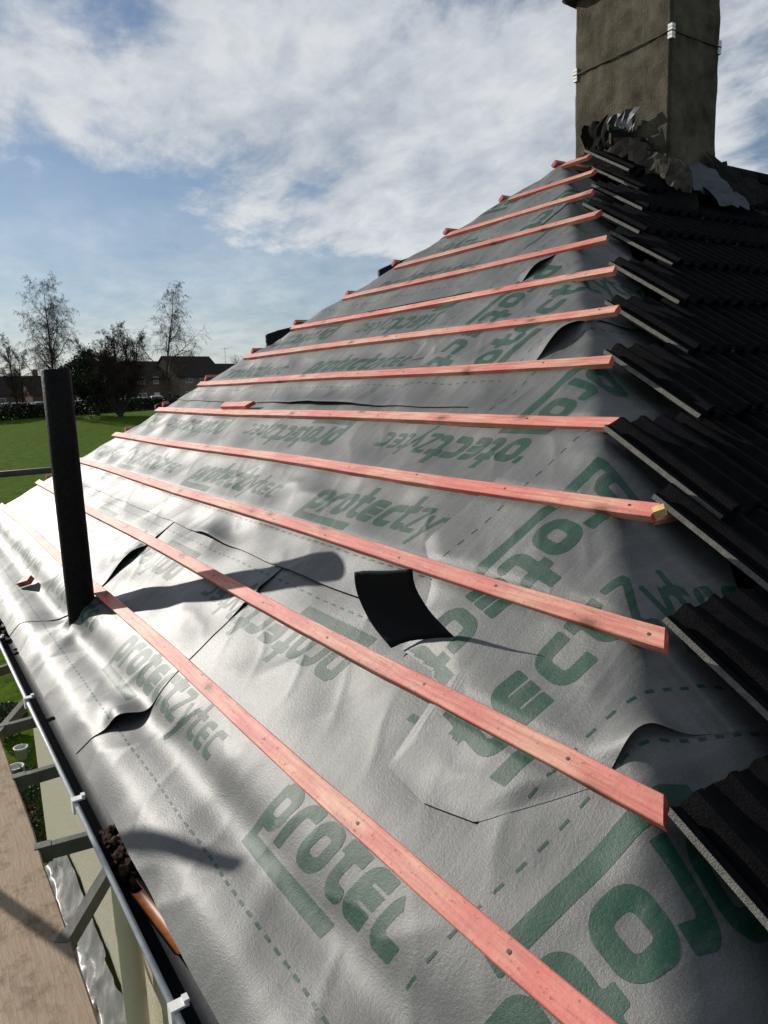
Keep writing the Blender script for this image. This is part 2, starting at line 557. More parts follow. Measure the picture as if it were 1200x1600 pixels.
def board_material():
    mt = mat('weathered_scaffold_board', (0.30, 0.225, 0.16), 0.85, 0.2)
    t = mt.node_tree; b = t.nodes['Principled BSDF']
    co = N(t, 'ShaderNodeTexCoord')
    mp_ = N(t, 'ShaderNodeMapping'); mp_.inputs['Scale'].default_value = (2.2, 26, 26)
    LK(t, co.outputs['Object'], mp_.inputs[0])
    g = N(t, 'ShaderNodeTexNoise', i_Scale=4.0, i_Detail=8.0, i_Roughness=0.7, i_Distortion=0.5)
    LK(t, mp_.outputs[0], g.inputs['Vector'])
    p = N(t, 'ShaderNodeTexNoise', i_Scale=9.0, i_Detail=9.0, i_Roughness=0.75)
    LK(t, co.outputs['Object'], p.inputs['Vector'])
    base = MIX(t, RAMP(t, g.outputs[0], [(0.25, 0.0), (0.75, 1.0)]), (0.29, 0.215, 0.15), (0.42, 0.325, 0.235))
    base = MIX(t, RAMP(t, p.outputs[0], [(0.50, 0.0), (0.66, 0.85)]), base, (0.17, 0.12, 0.08))
    LK(t, base, b.inputs['Base Color'])
    bn = N(t, 'ShaderNodeBump'); bn.inputs['Strength'].default_value = 0.6; bn.inputs['Distance'].default_value = 0.006
    LK(t, MATH(t, 'ADD', g.outputs[0], p.outputs[0]), bn.inputs['Height'])
    LK(t, bn.outputs[0], b.inputs['Normal'])
    return mt


M_BOARD = board_material()

# ------------------------------------------------------------------ ground


def ground_z(x):
    d = -x
    if d < 14:
        return 0.0
    if d < 78:
        return 4.1 * (d - 14) / 64.0
    return 4.1 - 0.1 * min(1, (d - 78) / 40)


def grass_material():
    mt = bpy.data.materials.new('mown_grass')
    mt.use_nodes = True
    t = mt.node_tree; b = t.nodes['Principled BSDF']
    co = N(t, 'ShaderNodeTexCoord')
    n1 = N(t, 'ShaderNodeTexNoise', i_Scale=0.09, i_Detail=6.0, i_Roughness=0.6)
    n2 = N(t, 'ShaderNodeTexNoise', i_Scale=2.2, i_Detail=7.0, i_Roughness=0.75)
    n3 = N(t, 'ShaderNodeTexNoise', i_Scale=0.7, i_Detail=4.0, i_Roughness=0.7)
    for n_ in (n1, n2, n3):
        LK(t, co.outputs['Object'], n_.inputs['Vector'])
    c = MIX(t, n1.outputs[0], (0.060, 0.112, 0.006), (0.092, 0.150, 0.010))
    c = MIX(t, RAMP(t, n2.outputs[0], [(0.35, 0.75), (0.62, 0.0)]), c, (0.022, 0.050, 0.004))
    c = MIX(t, RAMP(t, n3.outputs[0], [(0.58, 0.0), (0.75, 0.35)]), c, (0.075, 0.070, 0.025))
    LK(t, c, b.inputs['Base Color'])
    b.inputs['Roughness'].default_value = 0.9
    b.inputs['Specular IOR Level'].default_value = 0.02
    bn = N(t, 'ShaderNodeBump'); bn.inputs['Strength'].default_value = 0.9; bn.inputs['Distance'].default_value = 0.12
    LK(t, n2.outputs[0], bn.inputs['Height']); LK(t, bn.outputs[0], b.inputs['Normal'])
    return mt


M_GRASS = grass_material()
xs = [60, 20, 5, -5, -10, -14] + [-14 - 4 * i for i in range(1, 17)] + [-90, -100, -110, -120, -150, -300, -800, -3000]
ys = [-3000, -600, -150, -60, -20, 0, 10, 20, 30, 40, 60, 90, 150, 600, 3000]
gv = [(x, y, ground_z(x)) for x in xs for y in ys]
gf = []
for i in range(len(xs) - 1):
    for j in range(len(ys) - 1):
        a = i * len(ys) + j
        gf.append((a, a + 1, a + 1 + len(ys), a + len(ys)))
link('ground', pmesh('ground', gv, gf, True), M_GRASS, kind='structure')
# road with the parked cars behind the hedge
M_ASPH = mat('asphalt', (0.045, 0.045, 0.048), 0.9, 0.2, var=0.2, vscale=2)
mb = MB()
mb.box(-112, -98, -60, 120, 4.0, 4.034)
link('road', mb.mesh('road'), M_ASPH, kind='structure')

# ------------------------------------------------------------------ the house
house = empty('house', (-3.87, 4.1, 0), 'rendered house with stripped grey membrane and red battens on its hipped roof', 'house')

# walls
WY = 0.775
mb = MB()
mb.box(-7.27, -0.47, WY, WY + 0.25, 0, Z0 - 1.47)
link('wall', mb.mesh('wall'), M_PEBBLE, house)
mb = MB(); mb.box(-7.27, -7.02, WY + 0.252, 9.5, 0, Z0 - 1.47)
link('wall', mb.mesh('wall'), M_PEBBLE, house)
mb = MB(); mb.box(-0.72, -0.47, WY + 0.252, 9.5, 0, Z0 - 1.47)
link('wall', mb.mesh('wall'), M_PEBBLE, house)
mb = MB(); mb.box(-6.2, -0.475, WY - 0.018, WY - 0.003, Z0 - 2.95, Z0 - 1.48)
link('smooth_render_band', mb.mesh('smooth_render_band'), M_SMOOTH, house)
# soffit and fascia
mb = MB(); mb.box(-7.62, -0.12, 0.492, WY - 0.02, Z0 - 1.455, Z0 - 1.44)
link('soffit', mb.mesh('soffit'), M_FASCIA, house)
mb = MB(); mb.box(-7.62, -0.12, 0.470, 0.490, Z0 - 1.46, Z0 - 1.238)
link('fascia_board', mb.mesh('fascia_board'), M_FASCIA, house)

# black sheet under all slopes, added to stop light and keep gaps dark
dv = []; df = []
s0 = -0.36
H_ = -0.055
P = [RP(xl(s0), s0, H_), RP(xr(s0), s0, H_), RP(XA, SA, H_)]
ridge_end = Vector((XA, YA + 9.0, P[2].z))
yb = YA + 9.0
P += [ridge_end, Vector((P[0].x, yb, P[0].z)), Vector((P[1].x, yb, P[1].z))]
light_stop = pmesh('light_stop_sheet', P, [(0, 1, 2), (1, 5, 3, 2), (0, 2, 3, 4)])
link('light_stop_sheet', light_stop, M_BLACK, house)

# ---------------------------------------------------------------- membrane
SLOPE = 0.2                                  # wrapped strips lean this much


def grid_sheet(name, Xf, Sf, nu, nv, hfun, parent, label=None, mats=None):
    """Xf,Sf: functions of (u,v) in 0..1 -> x,s arrays"""
    u = np.linspace(0, 1, nu); v = np.linspace(0, 1, nv)
    U, V = np.meshgrid(u, v, indexing='ij')
    S = Sf(U, V)
    X = Xf(U, V, S)
    h = hfun(X, S)
    Pm = MAP(X, S, h).reshape(-1, 3)
    idx = np.arange(nu * nv).reshape(nu, nv)
    F = np.stack([idx[:-1, :-1], idx[1:, :-1], idx[1:, 1:], idx[:-1, 1:]], axis=-1).reshape(-1, 4)
    me = pmesh(name, Pm.tolist(), F.tolist(), True)
    return link(name, me, mats or M_FELT, parent, label)


def bell(x, c, w):
    return np.exp(-((x - c) / w) ** 2)


# lap lines (lower edge of each horizontal course)
LOW = [-0.47, 0.47, 1.45, 2.42, 3.39]


def low_edge(i, x):
    w = 0.020 * (fbm(x * 0.8 + i * 3.3, x * 0 + i, 71, 2) - 0.5)
    if i == 0:
        return -0.475 + w * 0.5
    if i == 2:
        w = w - 0.018 * (x + 4.2)
    return LOW[i] + w


SHEETS = []      # dict(obj, h, inside)


def course(i, x0f, x1f, base, lift=None, label=None):
    s_hi = min(LOW[i] + 1.06, SA - 0.015)

    def hf(x, s):
        tap = 0.006 * (1 - np.clip((s - LOW[i]) / 1.0, 0, 1))
        h = HGT(x, s) + base + tap
        if lift:
            h = h + lift(x, s)
        return PIN(s, h)
    mid = (x0f(LOW[i] + 0.1) + x1f(LOW[i] + 0.1)) / 2
    wid = x1f(LOW[i]) - x0f(LOW[i])
    nu = max(20, int(wid / 0.013)); nv = int((s_hi - LOW[i]) / 0.012)

    def Sf(U, V):
        xm = x0f(LOW[i]) + U * wid
        lo = low_edge(i, xm)
        return lo + V * (s_hi - lo)

    def Xf(U, V, S):
        a = np.vectorize(x0f)(S); b = np.vectorize(x1f)(S)
        return a + U * (b - a)
    o = grid_sheet('membrane_sheet', Xf, Sf, nu, nv, hf, house, label)

    def inside(x, s):
        return (s > low_edge(i, x) + 0.004) & (s < s_hi - 0.004) & (x > np.vectorize(x0f)(s) + 0.004) & (x < np.vectorize(x1f)(s) - 0.004)
    SHEETS.append(dict(o=o, h=hf, inside=inside))
    return SHEETS[-1]


XLm = lambda s: xl(s) - 0.12
XRm = lambda s: xr(s) + 0.30


def liftE1(x, s):       # slit beside the vent pipe stands open
    e = np.clip((x - (-3.98)) / 0.25, 0, 1)
    return 0.034 * e * bell(s, -0.33, 0.09) + 0.030 * np.clip((x + 3.95) / 0.22, 0, 1) ** 2 * bell(s, 0.19, 0.13)


def liftE2(x, s):
    return 0.050 * np.clip((x + 2.80) / 0.24, 0, 1) ** 2 * bell(s, -0.275, 0.055) + 0.012 * np.clip((x + 2.65) / 0.15, 0, 1) ** 2 * bell(s, 0.33, 0.08)


def liftM2(x, s):
    return 0.030 * np.clip((0.62 - s) / 0.14, 0, 1) ** 2 * bell(x, -3.18, 0.16)


def liftM3(x, s):
    return 0.022 * np.clip((1.60 - s) / 0.14, 0, 1) ** 2 * bell(x, -3.55, 0.45)


def e1r(s):
    # runs up past the pipe, notched round it
    return -3.72 if s > -0.10 else -3.72 - (min(0.30, -0.10 - s) / 0.30) * 0.40


def e2l(s):
    return -3.95 if s > -0.10 else -3.98 - (min(0.30, -0.10 - s) / 0.30) * 0.40


E3 = course(0, lambda s: -2.75, XRm, 0.000)
E2 = course(0, e2l, lambda s: -2.46 - 0.13 * max(0.0, (-0.22 - s) / 0.25) ** 1.0 if s < -0.22 else -2.46, 0.003, liftE2)
E1 = course(0, XLm, e1r, 0.006, liftE1)
M2 = course(1, XLm, XRm, 0.006, liftM2)
M3 = course(2, XLm, XRm, 0.006, liftM3)
M4 = course(3, XLm, XRm, 0.006)
M5 = course(4, XLm, XRm, 0.006)


def strip(c0, c1, bot, base, lift=None, label=None, low=0.012, top=0.42):
    """strip wrapped over the right hip; c = x - SLOPE*s"""
    def hf(x, s):
        g = np.clip((s - bot(x - SLOPE * s)) / 0.10, 0, 1)
        h = HGT(x, s) + low + (base - low) * g * g * (3 - 2 * g)
        if lift:
            h = h + lift(x, s)
        return PIN(s, h)

    def stop(c):
        return (XA + SA * CT - c) / (CT + SLOPE) + top

    def Sf(U, V):
        c = c0 + U * (c1 - c0)
        b = bot(c)
        return b + V * (np.minimum(stop(c), SA - 0.02) - b)

    def Xf(U, V, S):
        return c0 + U * (c1 - c0) + SLOPE * S
    L = max(0.3, float(stop(c0) - np.min(bot(np.array([c0])))))
    o = grid_sheet('membrane_strip', Xf, Sf, max(20, int((c1 - c0) / 0.012)), max(20, int(L / 0.012)), hf, house, label)

    def inside(x, s):
        c = x - SLOPE * s
        return (c > c0 + 0.004) & (c < c1 - 0.004) & (s > bot(c) + 0.004) & (s < stop(c) - 0.004)
    SHEETS.append(dict(o=o, h=hf, inside=inside))
    return SHEETS[-1]


def poly(pts):
    xs_ = np.array([p[0] for p in pts]); ys_ = np.array([p[1] for p in pts])
    return lambda c: np.interp(c, xs_, ys_)


S2 = strip(-2.00, -0.92, poly([(-2.0, 0.70), (-1.80, 0.56), (-1.66, 0.38), (-1.50, 0.36), (-1.42, 0.30), (-1.36, 0.11), (-1.2, 0.09), (-1.06, 0.12), (-0.92, 0.30)]), 0.0175,
           lambda x, s: 0.045 * np.clip((x - SLOPE * s + 1.00) / 0.09, 0, 1) ** 2 * bell(s, 0.46, 0.08), low=0.0075)
S1 = strip(-1.055, 0.05, poly([(-1.055, -0.06), (-0.88, -0.25), (-0.78, -0.40), (-0.6, -0.46), (0.05, -0.46)]), 0.0065, lambda x, s: 0.009 * np.clip((s - 0.34) / 0.1, 0, 1), low=0.0065)
S3 = strip(-2.58, -1.88, poly([(-2.58, 1.33), (-1.88, 1.36)]), 0.013)
S4 = strip(-3.68, -2.50, poly([(-3.68, 1.97), (-3.55, 1.93), (-3.48, 1.80), (-3.40, 1.83), (-3.33, 1.74), (-3.2, 1.72), (-3.0, 1.68), (-2.50, 1.70)]), 0.021,
           lambda x, s: 0.045 * np.clip((x - SLOPE * s + 2.72) / 0.2, 0, 1) ** 2 * bell(s, 1.86, 0.10))
S5 = strip(-4.05, -3.30, poly([(-4.05, 2.55), (-3.3, 2.40)]), 0.017,
           lambda x, s: 0.035 * np.clip((x - SLOPE * s + 3.5) / 0.2, 0, 1) ** 2 * bell(s, 2.52, 0.10))
S6 = strip(-4.45, -3.85, poly([(-4.45, 3.12), (-3.85, 3.0)]), 0.021)

# ---------------------------------------------------------------- printed lettering


def arc(cx, cy, r, a0, a1, n=6):
    return [(cx + r * math.cos(math.radians(a0 + (a1 - a0) * k / n)), cy + r * math.sin(math.radians(a0 + (a1 - a0) * k / n))) for k in range(n + 1)]


l_, r_, b_, t_ = 0.15, 0.74, 0.15, 0.85
q_ = 0.22
GLY = {
    'o': ([arc(r_ - q_, t_ - q_, q_, 90, 0) + arc(r_ - q_, b_ + q_, q_, 0, -90) + arc(l_ + q_, b_ + q_, q_, -90, -180) + arc(l_ + q_, t_ - q_, q_, 180, 90) + [(r_ - q_, t_)]], 1.00),
    'p': ([[(l_, -0.34), (l_, t_)], [(l_, t_), (r_ - q_, t_)] + arc(r_ - q_, t_ - q_, q_, 90, 0) + arc(r_ - q_, b_ + q_, q_, 0, -90) + [(l_ + 0.22, b_)]], 0.98),
    'r': ([[(l_, 0.0), (l_, t_ - q_)] + arc(l_ + q_, t_ - q_, q_, 180, 90) + [(0.62, t_)]], 0.72),
    't': ([[(l_ + 0.1, 1.32), (l_ + 0.1, b_ + q_)] + arc(l_ + 0.1 + q_, b_ + q_, q_, 180, 270) + [(0.62, b_)], [(0.0, t_), (0.62, t_)]], 0.76),
    'e': ([[(r_, b_), (l_ + q_, b_)] + arc(l_ + q_, b_ + q_, q_, 270, 180) + arc(l_ + q_, t_ - q_, q_, 180, 90) + [(r_, t_)], [(l_, 0.5), (r_, 0.5)]], 0.96),
    'c': ([[(r_, b_), (l_ + q_, b_)] + arc(l_ + q_, b_ + q_, q_, 270, 180) + arc(l_ + q_, t_ - q_, q_, 180, 90) + [(r_, t_)]], 0.92),
    'Z': ([[(0.05, 1.12), (0.72, 1.12), (0.05, 0.1), (0.72, 0.1)]], 0.92),
    'y': ([[(0.05, 0.88), (0.32, 0.10)], [(0.68, 0.88), (0.12, -0.42)]], 0.80),
}


def logo_segments():
    segs = []
    x = 0.0
    for ch in 'protect':
        pl, adv = GLY[ch]
        for p_ in pl:
            for a, b in zip(p_[:-1], p_[1:]):
                segs.append((a[0] + x, a[1], b[0] + x, b[1], 0.145))
        x += adv
    # swash from the foot of the p
    segs.append((0.10, -0.33, 3.65, -0.33, 0.155))
    k = 0.80
    x += 0.06
    for ch in 'Zytec':
        pl, adv = GLY[ch]
        for p_ in pl:
            for a, b in zip(p_[:-1], p_[1:]):
                segs.append((a[0] * k + x, a[1] * k, b[0] * k + x, b[1] * k, 0.088))
        x += adv * k
    return segs, x


def build_logo(step):
    segs, W = logo_segments()
    XU, YU = 0.112, 0.125
    slant = 0.27
    gx = np.arange(-0.08, W * XU + 0.08, step); gy = np.arange(-0.13, 0.20, step)
    GX, GY = np.meshgrid(gx, gy, indexing='ij')
    px = GX / XU - slant * GY / YU
    py = GY / YU
    D = np.full(GX.shape, 9.0)
    for (ax, ay, bx, by, w) in segs:
        vx, vy = bx - ax, by - ay
        L2 = vx * vx + vy * vy
        if L2 < 1e-9:
            continue
        t = np.clip(((px - ax) * vx + (py - ay) * vy) / L2, 0, 1)
        if L2 > 0.06:
            # butt-ended strokes
            L = math.sqrt(L2)
            tt = ((px - ax) * vx + (py - ay) * vy) / L
            dd = np.maximum(np.abs((px - ax) * (-vy / L) + (py - ay) * (vx / L)) - w, np.maximum(-tt - w * 0.35, tt - L - w * 0.35))
        else:
            dd = np.hypot(px - (ax + t * vx), py - (ay + t * vy)) - w
        D = np.minimum(D, dd)
    verts = []; vid = {}; faces = []

    def node(i, j):
        key = (i, j)
        if key not in vid:
            vid[key] = len(verts); verts.append((gx[i], gy[j]))
        return vid[key]

    def edge(i0, j0, i1, j1):
        key = (i0, j0, i1, j1) if (i0, j0) < (i1, j1) else (i1, j1, i0, j0)
        if key not in vid:
            d0, d1 = D[key[0], key[1]], D[key[2], key[3]]
            f = d0 / (d0 - d1)
            vid[key] = len(verts)
            verts.append((gx[key[0]] + f * (gx[key[2]] - gx[key[0]]), gy[key[1]] + f * (gy[key[3]] - gy[key[1]])))
        return vid[key]
    ins = D < 0
    cnt = ins[:-1, :-1].astype(int) + ins[1:, :-1] + ins[1:, 1:] + ins[:-1, 1:]
    for i, j in zip(*np.nonzero(cnt)):
        cs = [(i, j), (i + 1, j), (i + 1, j + 1), (i, j + 1)]
        f = []
        for k_ in range(4):
            a = cs[k_]; b = cs[(k_ + 1) % 4]
            if ins[a]:
                f.append(node(*a))
            if ins[a] != ins[b]:
                f.append(edge(a[0], a[1], b[0], b[1]))
        if len(f) >= 3:
            faces.append(f)
    return np.array(verts), faces


LOGO_F = build_logo(0.005)
LOGO_C = build_logo(0.008)


def put_print(sheet, verts, faces, tf, name):
    x, s = tf(verts[:, 0], verts[:, 1])
    ok = sheet['inside'](x, s)
    h = sheet['h'](x, s) + 0.0005
    P3 = MAP(x, s, h)
    keep = [f for f in faces if all(ok[i] for i in f)]
    if not keep:
        return
    used = sorted({i for f in keep for i in f})
    rm = {o_: n_ for n_, o_ in enumerate(used)}
    # keep the winding facing out of the roof
    f0 = keep[0]
    a, b, c = (Vector(P3[i]) for i in f0[:3])
    flip = (b - a).cross(c - a).dot(NV) < 0
    fs = [[rm[i] for i in (f[::-1] if flip else f)] for f in keep]
    me = pmesh(name, P3[used].tolist(), fs, True)
    link(name, me, M_INK, sheet['o'], kind='stuff' if 'dashed' in name else None)


def text_row(sheet, mode, a, b, fine_, k=1.0, pmin=None):
    V, F = LOGO_F if fine_ else LOGO_C
    V = V * k
    if mode == 'up':
        tf = lambda p, q: (a + p, b + q)
    elif mode == 'inv':
        tf = lambda p, q: (a - p, b - q)
    elif mode == 'down':       # a = c of baseline, b = s start
        tf = lambda p, q: (a + SLOPE * (b - p) + q, b - p)
    else:                      # reading up the slope
        tf = lambda p, q: (a + SLOPE * (b + p) - q, b + p)
    if pmin is not None:
        F = [f for f in F if all(V[i][0] - 0.27 * max(V[i][1], 0) * 0.896 > pmin * k for i in f)]
    put_print(sheet, V, F, tf, 'printed_lettering')


def dashes(sheet, pts, pitch=0.055, ln=0.026, wd=0.0065):
    """dashed line between two points in (x, s)"""
    (xa, sa_), (xb, sb) = pts
    L = math.hypot(xb - xa, sb - sa_)
    ux, us = (xb - xa) / L, (sb - sa_) / L
    vs_ = []; fs = []
    n_ = int(L / pitch)
    for k in range(n_):
        p = k * pitch
        o = len(vs_)
        for m_ in range(3):
            for w in (-wd / 2, wd / 2):
                pp = p + ln * m_ / 2
                vs_.append((xa + ux * pp - us * w, sa_ + us * pp + ux * w))
        fs += [(o, o + 2, o + 3, o + 1), (o + 2, o + 4, o + 5, o + 3)]
    if vs_:
        put_print(sheet, np.array(vs_), fs, lambda p, q: (p, q), 'printed_dashed_line')


PER = 1.42
for k in range(-2, 5):
    for sh in (E1, E2, E3):
        text_row(sh, 'up', -1.60 - PER * k, -0.18, k < 2)
        text_row(sh, 'inv', -1.72 - PER * k, 0.32, k < 2)
    text_row(M2, 'up', -2.72 - PER * k, 0.757, k < 2)
    text_row(M2, 'inv', -1.60 - PER * k, 1.262, k < 2)
    text_row(M3, 'up', -4.20 - PER * (k - 1), 1.745, False)
    text_row(M3, 'inv', -3.05 - PER * (k - 1), 2.27, False)
    text_row(M4, 'up', -4.60 - PER * (k - 1), 2.72, False)
    text_row(M4, 'inv', -3.30 - PER * (k - 1), 3.24, False)
    text_row(M5, 'up', -4.4 - PER * (k - 1), 3.66, False)
for sh in (E1, E2, E3):
    dashes(sh, ((-7.6, -0.315), (-0.8, -0.315)), 0.042, 0.022, 0.007)
    dashes(sh, ((-7.2, 0.42), (-1.0, 0.42)))
for sh, i in ((M2, 1), (M3, 2), (M4, 3)):
    dashes(sh, ((xl(LOW[i]), LOW[i] + 0.145), (xr(LOW[i]), LOW[i] + 0.145)))
    dashes(sh, ((xl(LOW[i] + 0.9), LOW[i] + 0.9), (xr(LOW[i] + .9), LOW[i] + 0.9)))
for sh, c0, c1, bd, sd, bu, su, lo in ((S1, -1.055, 0.05, -0.765, 0.435, -0.2, -0.3, -0.45), (S2, -2.0, -0.92, -1.63, 1.17, -1.14, -0.158, 0.0),
                                       (S3, -2.58, -1.88, -2.17, 1.72, -2.0, 1.2, 1.3), (S4, -3.68, -2.5, -3.27, 2.55, -2.76, 1.45, 1.6),
                                       (S5, -4.05, -3.30, -3.64, 3.3, -3.5, 2.2, 2.4), (S6, -4.45, -3.85, -4.04, 3.9, -4.0, 3.0, 3.0)):
    f_ = sh in (S1, S2)
    for q in (0, 1):
        text_row(sh, 'down', bd, sd - 1.75 * q, f_, 1.22)
        if sh is not S3 and sh is not S6:
            text_row(sh, 'upw', bu, su + 1.75 * q, f_, 1.22, 0.298 if (sh is S2 and q == 0) else None)
    dashes(sh, ((c0 + 0.14 + SLOPE * lo, lo), (c0 + 0.14 + SLOPE * (lo + 2), lo + 2)))
    dashes(sh, ((c1 - 0.09 + SLOPE * lo, lo), (c1 - 0.09 + SLOPE * (lo + 2), lo + 2)))

# raised corner of a strip, its black underside to the camera


def patch(name, P00, P10, P11, P01, bulge, nu, nv, mats, parent, noise=0.0, seed=0, label=None, thick=0.0):
    P00, P10, P11, P01, bulge = map(Vector, (P00, P10, P11, P01, bulge))
    vs_ = []
    for i in range(nu):
        for j in range(nv):
            u = i / (nu - 1); v = j / (nv - 1)
            p = (P00 * (1 - u) + P10 * u) * (1 - v) + (P01 * (1 - u) + P11 * u) * v
            p = p + bulge * (4 * v * (1 - v)) * 0.6 + bulge * (4 * u * (1 - u)) * 0.4
            if noise:
                a = np.array([u * 3.0 + seed + v]); b = np.array([v * 3.0 - seed])
                cr = float((1 - np.abs(2 * fbm(a, b, seed, 2) - 1))[0])
                p = p + Vector([(float(fbm(a, b, seed + k, 2)[0]) - 0.5) * noise * 0.6 for k in range(3)]) + Vector((0, -0.5, 0.8)) * (noise * 0.5 * (cr ** 3 - 0.4))
            vs_.append(p)
    fs = [(i * nv + j, (i + 1) * nv + j, (i + 1) * nv + j + 1, i * nv + j + 1) for i in range(nu - 1) for j in range(nv - 1)]
    me = pmesh(name, vs_, fs, True)
    o = link(name, me, mats, parent, label)
    if thick:
        md = o.modifiers.new('thickness', 'SOLIDIFY'); md.thickness = thick; md.offset = 0
    return o


patch('membrane_flap', RP(-1.60, 0.362, 0.024), RP(-1.43, 0.468, 0.022), RP(-1.50, 0.505, 0.215), RP(-1.715, 0.447, 0.205),
      (-0.075, 0.0, -0.01), 14, 14, M_UNDER, house, 0.008, 3, 'raised corner of membrane showing its black underside', 0.0016)
# loose flaps lifted along the left hand hip
for s_, dx_, hgt_ in ((2.17, 0.55, 0.105), (1.30, 0.35, 0.085), (2.97, 0.35, 0.07)):
    a = RP(xl(s_) + 0.0, s_, -0.015)
    c = RP(xl(s_ + 0.2) + 0.0, s_ + 0.2, -0.015)
    up_ = Vector((-0.03, 0.01, hgt_))
    patch('membrane_flap', a, c, c + up_ * 0.35, a + up_, (-0.01, 0.0, 0.014), 12, 10, M_UNDER, house, 0.006, int(s_ * 10), thick=0.002)

# ---------------------------------------------------------------- battens
L_END = [-7.30, -7.04, -6.72, -6.51, -6.17, -5.87, -5.56, -5.28, -4.95, -4.646, -4.379, -4.03, -3.80]
R_END = [-0.55, -0.70, -0.90, -1.155, -1.53, -1.75, -1.96, -2.20, -2.47, -2.78, -3.05, -3.29, -3.57]


def batten_mesh(name, L, bend=0.004, cut0=0.0, cut1=0.0, w=0.05, t=0.025, seed=0):
    """along local x 0..L, y across 0..w (downslope is -y), z 0..t ; ends mitred"""
    n = max(2, int(L / 0.12))
    bm = bmesh.new()
    rings = []
    rnd = random.Random(seed)
    ph = rnd.uniform(0, 6); bv = 0.0022
    sect = [(bv, 0), (w - bv, 0), (w, bv), (w, t - bv), (w - bv, t), (bv, t), (0, t - bv), (0, bv)]
    for i in range(n + 1):
        x = L * i / n
        off = bend * math.sin(2.1 * x + ph) + rnd.uniform(-0.0008, 0.0008)
        oz = rnd.uniform(-0.0007, 0.0007)
        ring = []
        for (y, z) in sect:
            xx = x
            if i == 0:
                xx = x + cut0 * (y / w)
            if i == n:
                xx = x + cut1 * (y / w)
            ring.append(bm.verts.new((xx, y + off, z + oz)))
        rings.append(ring)
    for a, b in zip(rings[:-1], rings[1:]):
        for k in range(8):
            bm.faces.new((a[k], b[k], b[(k + 1) % 8], a[(k + 1) % 8]))
    e0 = bm.faces.new(rings[0]); e1 = bm.faces.new(rings[-1][::-1])
    e0.material_index = 1; e1.material_index = 1
    bmesh.ops.recalc_face_normals(bm, faces=bm.faces)
    me = bpy.data.meshes.new(name)
    bm.to_mesh(me); bm.free()
    return me


BROT = Matrix(((1, 0, 0), (0, CT, -ST), (0, ST, CT))).to_4x4()


def place(o, Mw):
    o.matrix_parent_inverse = Matrix.Identity(4)
    o.matrix_basis = (Matrix.Translation(-o.parent.location) if o.parent else Matrix.Identity(4)) @ Mw


cuts = [0.03, 0.03, 0.028, 0.0, -0.03, 0.02, 0.01, 0.02, 0.03, -0.01, 0.02, 0.0, 0.0]
for k in range(13):
    L = R_END[k] - L_END[k]
    me = batten_mesh('batten', L, 0.005 if k < 9 else 0.002, random.uniform(-0.02, 0.02), -cuts[k], seed=k)
    o = link('batten', me, [M_WOOD, M_WOODEND], house)
    tilt = Matrix.Rotation([0, -0.0008, -0.0012, 0.0005, 0.0006, 0, 0.001, 0, 0, 0.0, 0.003, 0.003, 0][k], 4, 'Z')
    place(o, Matrix.Translation(RP(L_END[k], k * GA - 0.05, 0.004)) @ BROT @ tilt)
    nb_ = MB()
    xx_ = 0.12 + 0.1 * random.random()
    while xx_ < L - 0.04:
        cy_ = 0.025 + random.uniform(-0.008, 0.008)
        ring = [(xx_ + 0.0042 * math.cos(q_a * math.pi / 4), cy_ + 0.0042 * math.sin(q_a * math.pi / 4), 0.0262) for q_a in range(8)]
        nb_.add(ring, [tuple(range(8))])
        xx_ += 0.46 + random.uniform(-0.03, 0.03)
    nl = bpy.data.objects.new('nail_heads', nb_.mesh('nail_heads')); COL.objects.link(nl)
    nl.data.materials.append(M_NAIL); nl.parent = o; nl['kind'] = 'stuff'
    o['label'] = 'red treated roofing batten, ' + ['lowest, beside the vent pipe foot', 'second up from the gutter', 'third up from the gutter', 'fourth up from the gutter',
                                                  'fifth up, with a short offcut lying on it', 'sixth up from the gutter', 'seventh up from the gutter', 'seventh down from the chimney',
                                                  'fifth down from the chimney', 'fourth down from the chimney', 'third down from the chimney', 'second down from the chimney',
                                                  'topmost, at the chimney foot'][k]
# battens of the far slope, their ends showing above the left hip
for k in range(1, 13):
    s_ = k * GA + 0.02
    if k in (2,):
        continue
    Lb = 1.2
    me = batten_mesh('batten', Lb, 0.001, seed=50 + k)
    o = link('batten', me, [M_WOOD, M_WOODEND], house)
    # far slope frame: along +Y, normal (-ST,0,CT)
    Rm = Matrix(((0, -CT * -1, -ST), (1, 0, 0), (0, ST, CT)))
    Rm = Matrix(((0, CT, -ST), (1, 0, 0), (0, ST, CT))).to_4x4()
    e = RP(xl(s_), s_, 0)
    jut = [0.05, 0.03, 0.06, 0.02, 0.05][k % 5]
    place(o, Matrix.Translation(e + Vector((-0.02, -jut + 0.045, 0.010))) @ Rm)

# loose offcuts
o = link('batten_offcut', batten_mesh('batten_offcut', 0.12, 0, 0.01, -0.02, 0.05, 0.032, 91), [M_WOOD, M_WOODEND],
         None, 'short red batten block lying on the membrane left of the vent pipe', 'wood offcut', 'loose batten offcuts')
hh = float(E1['h'](np.array([-4.66]), np.array([-0.30]))[0])
place(o, Matrix.Translation(RP(-4.72, -0.30, hh + 0.004)) @ BROT @ Matrix.Rotation(0.5, 4, 'Z'))
o = link('batten_offcut', batten_mesh('batten_offcut', 0.40, 0, 0.0, 0.05, 0.05, 0.025, 92), [M_WOOD, M_WOODEND],
         None, 'short red offcut resting on the fifth batten up from the gutter', 'wood offcut', 'loose batten offcuts')
place(o, Matrix.Translation(RP(-4.74, 4 * GA - 0.012, 0.031)) @ BROT @ Matrix.Rotation(0.02, 4, 'Z'))
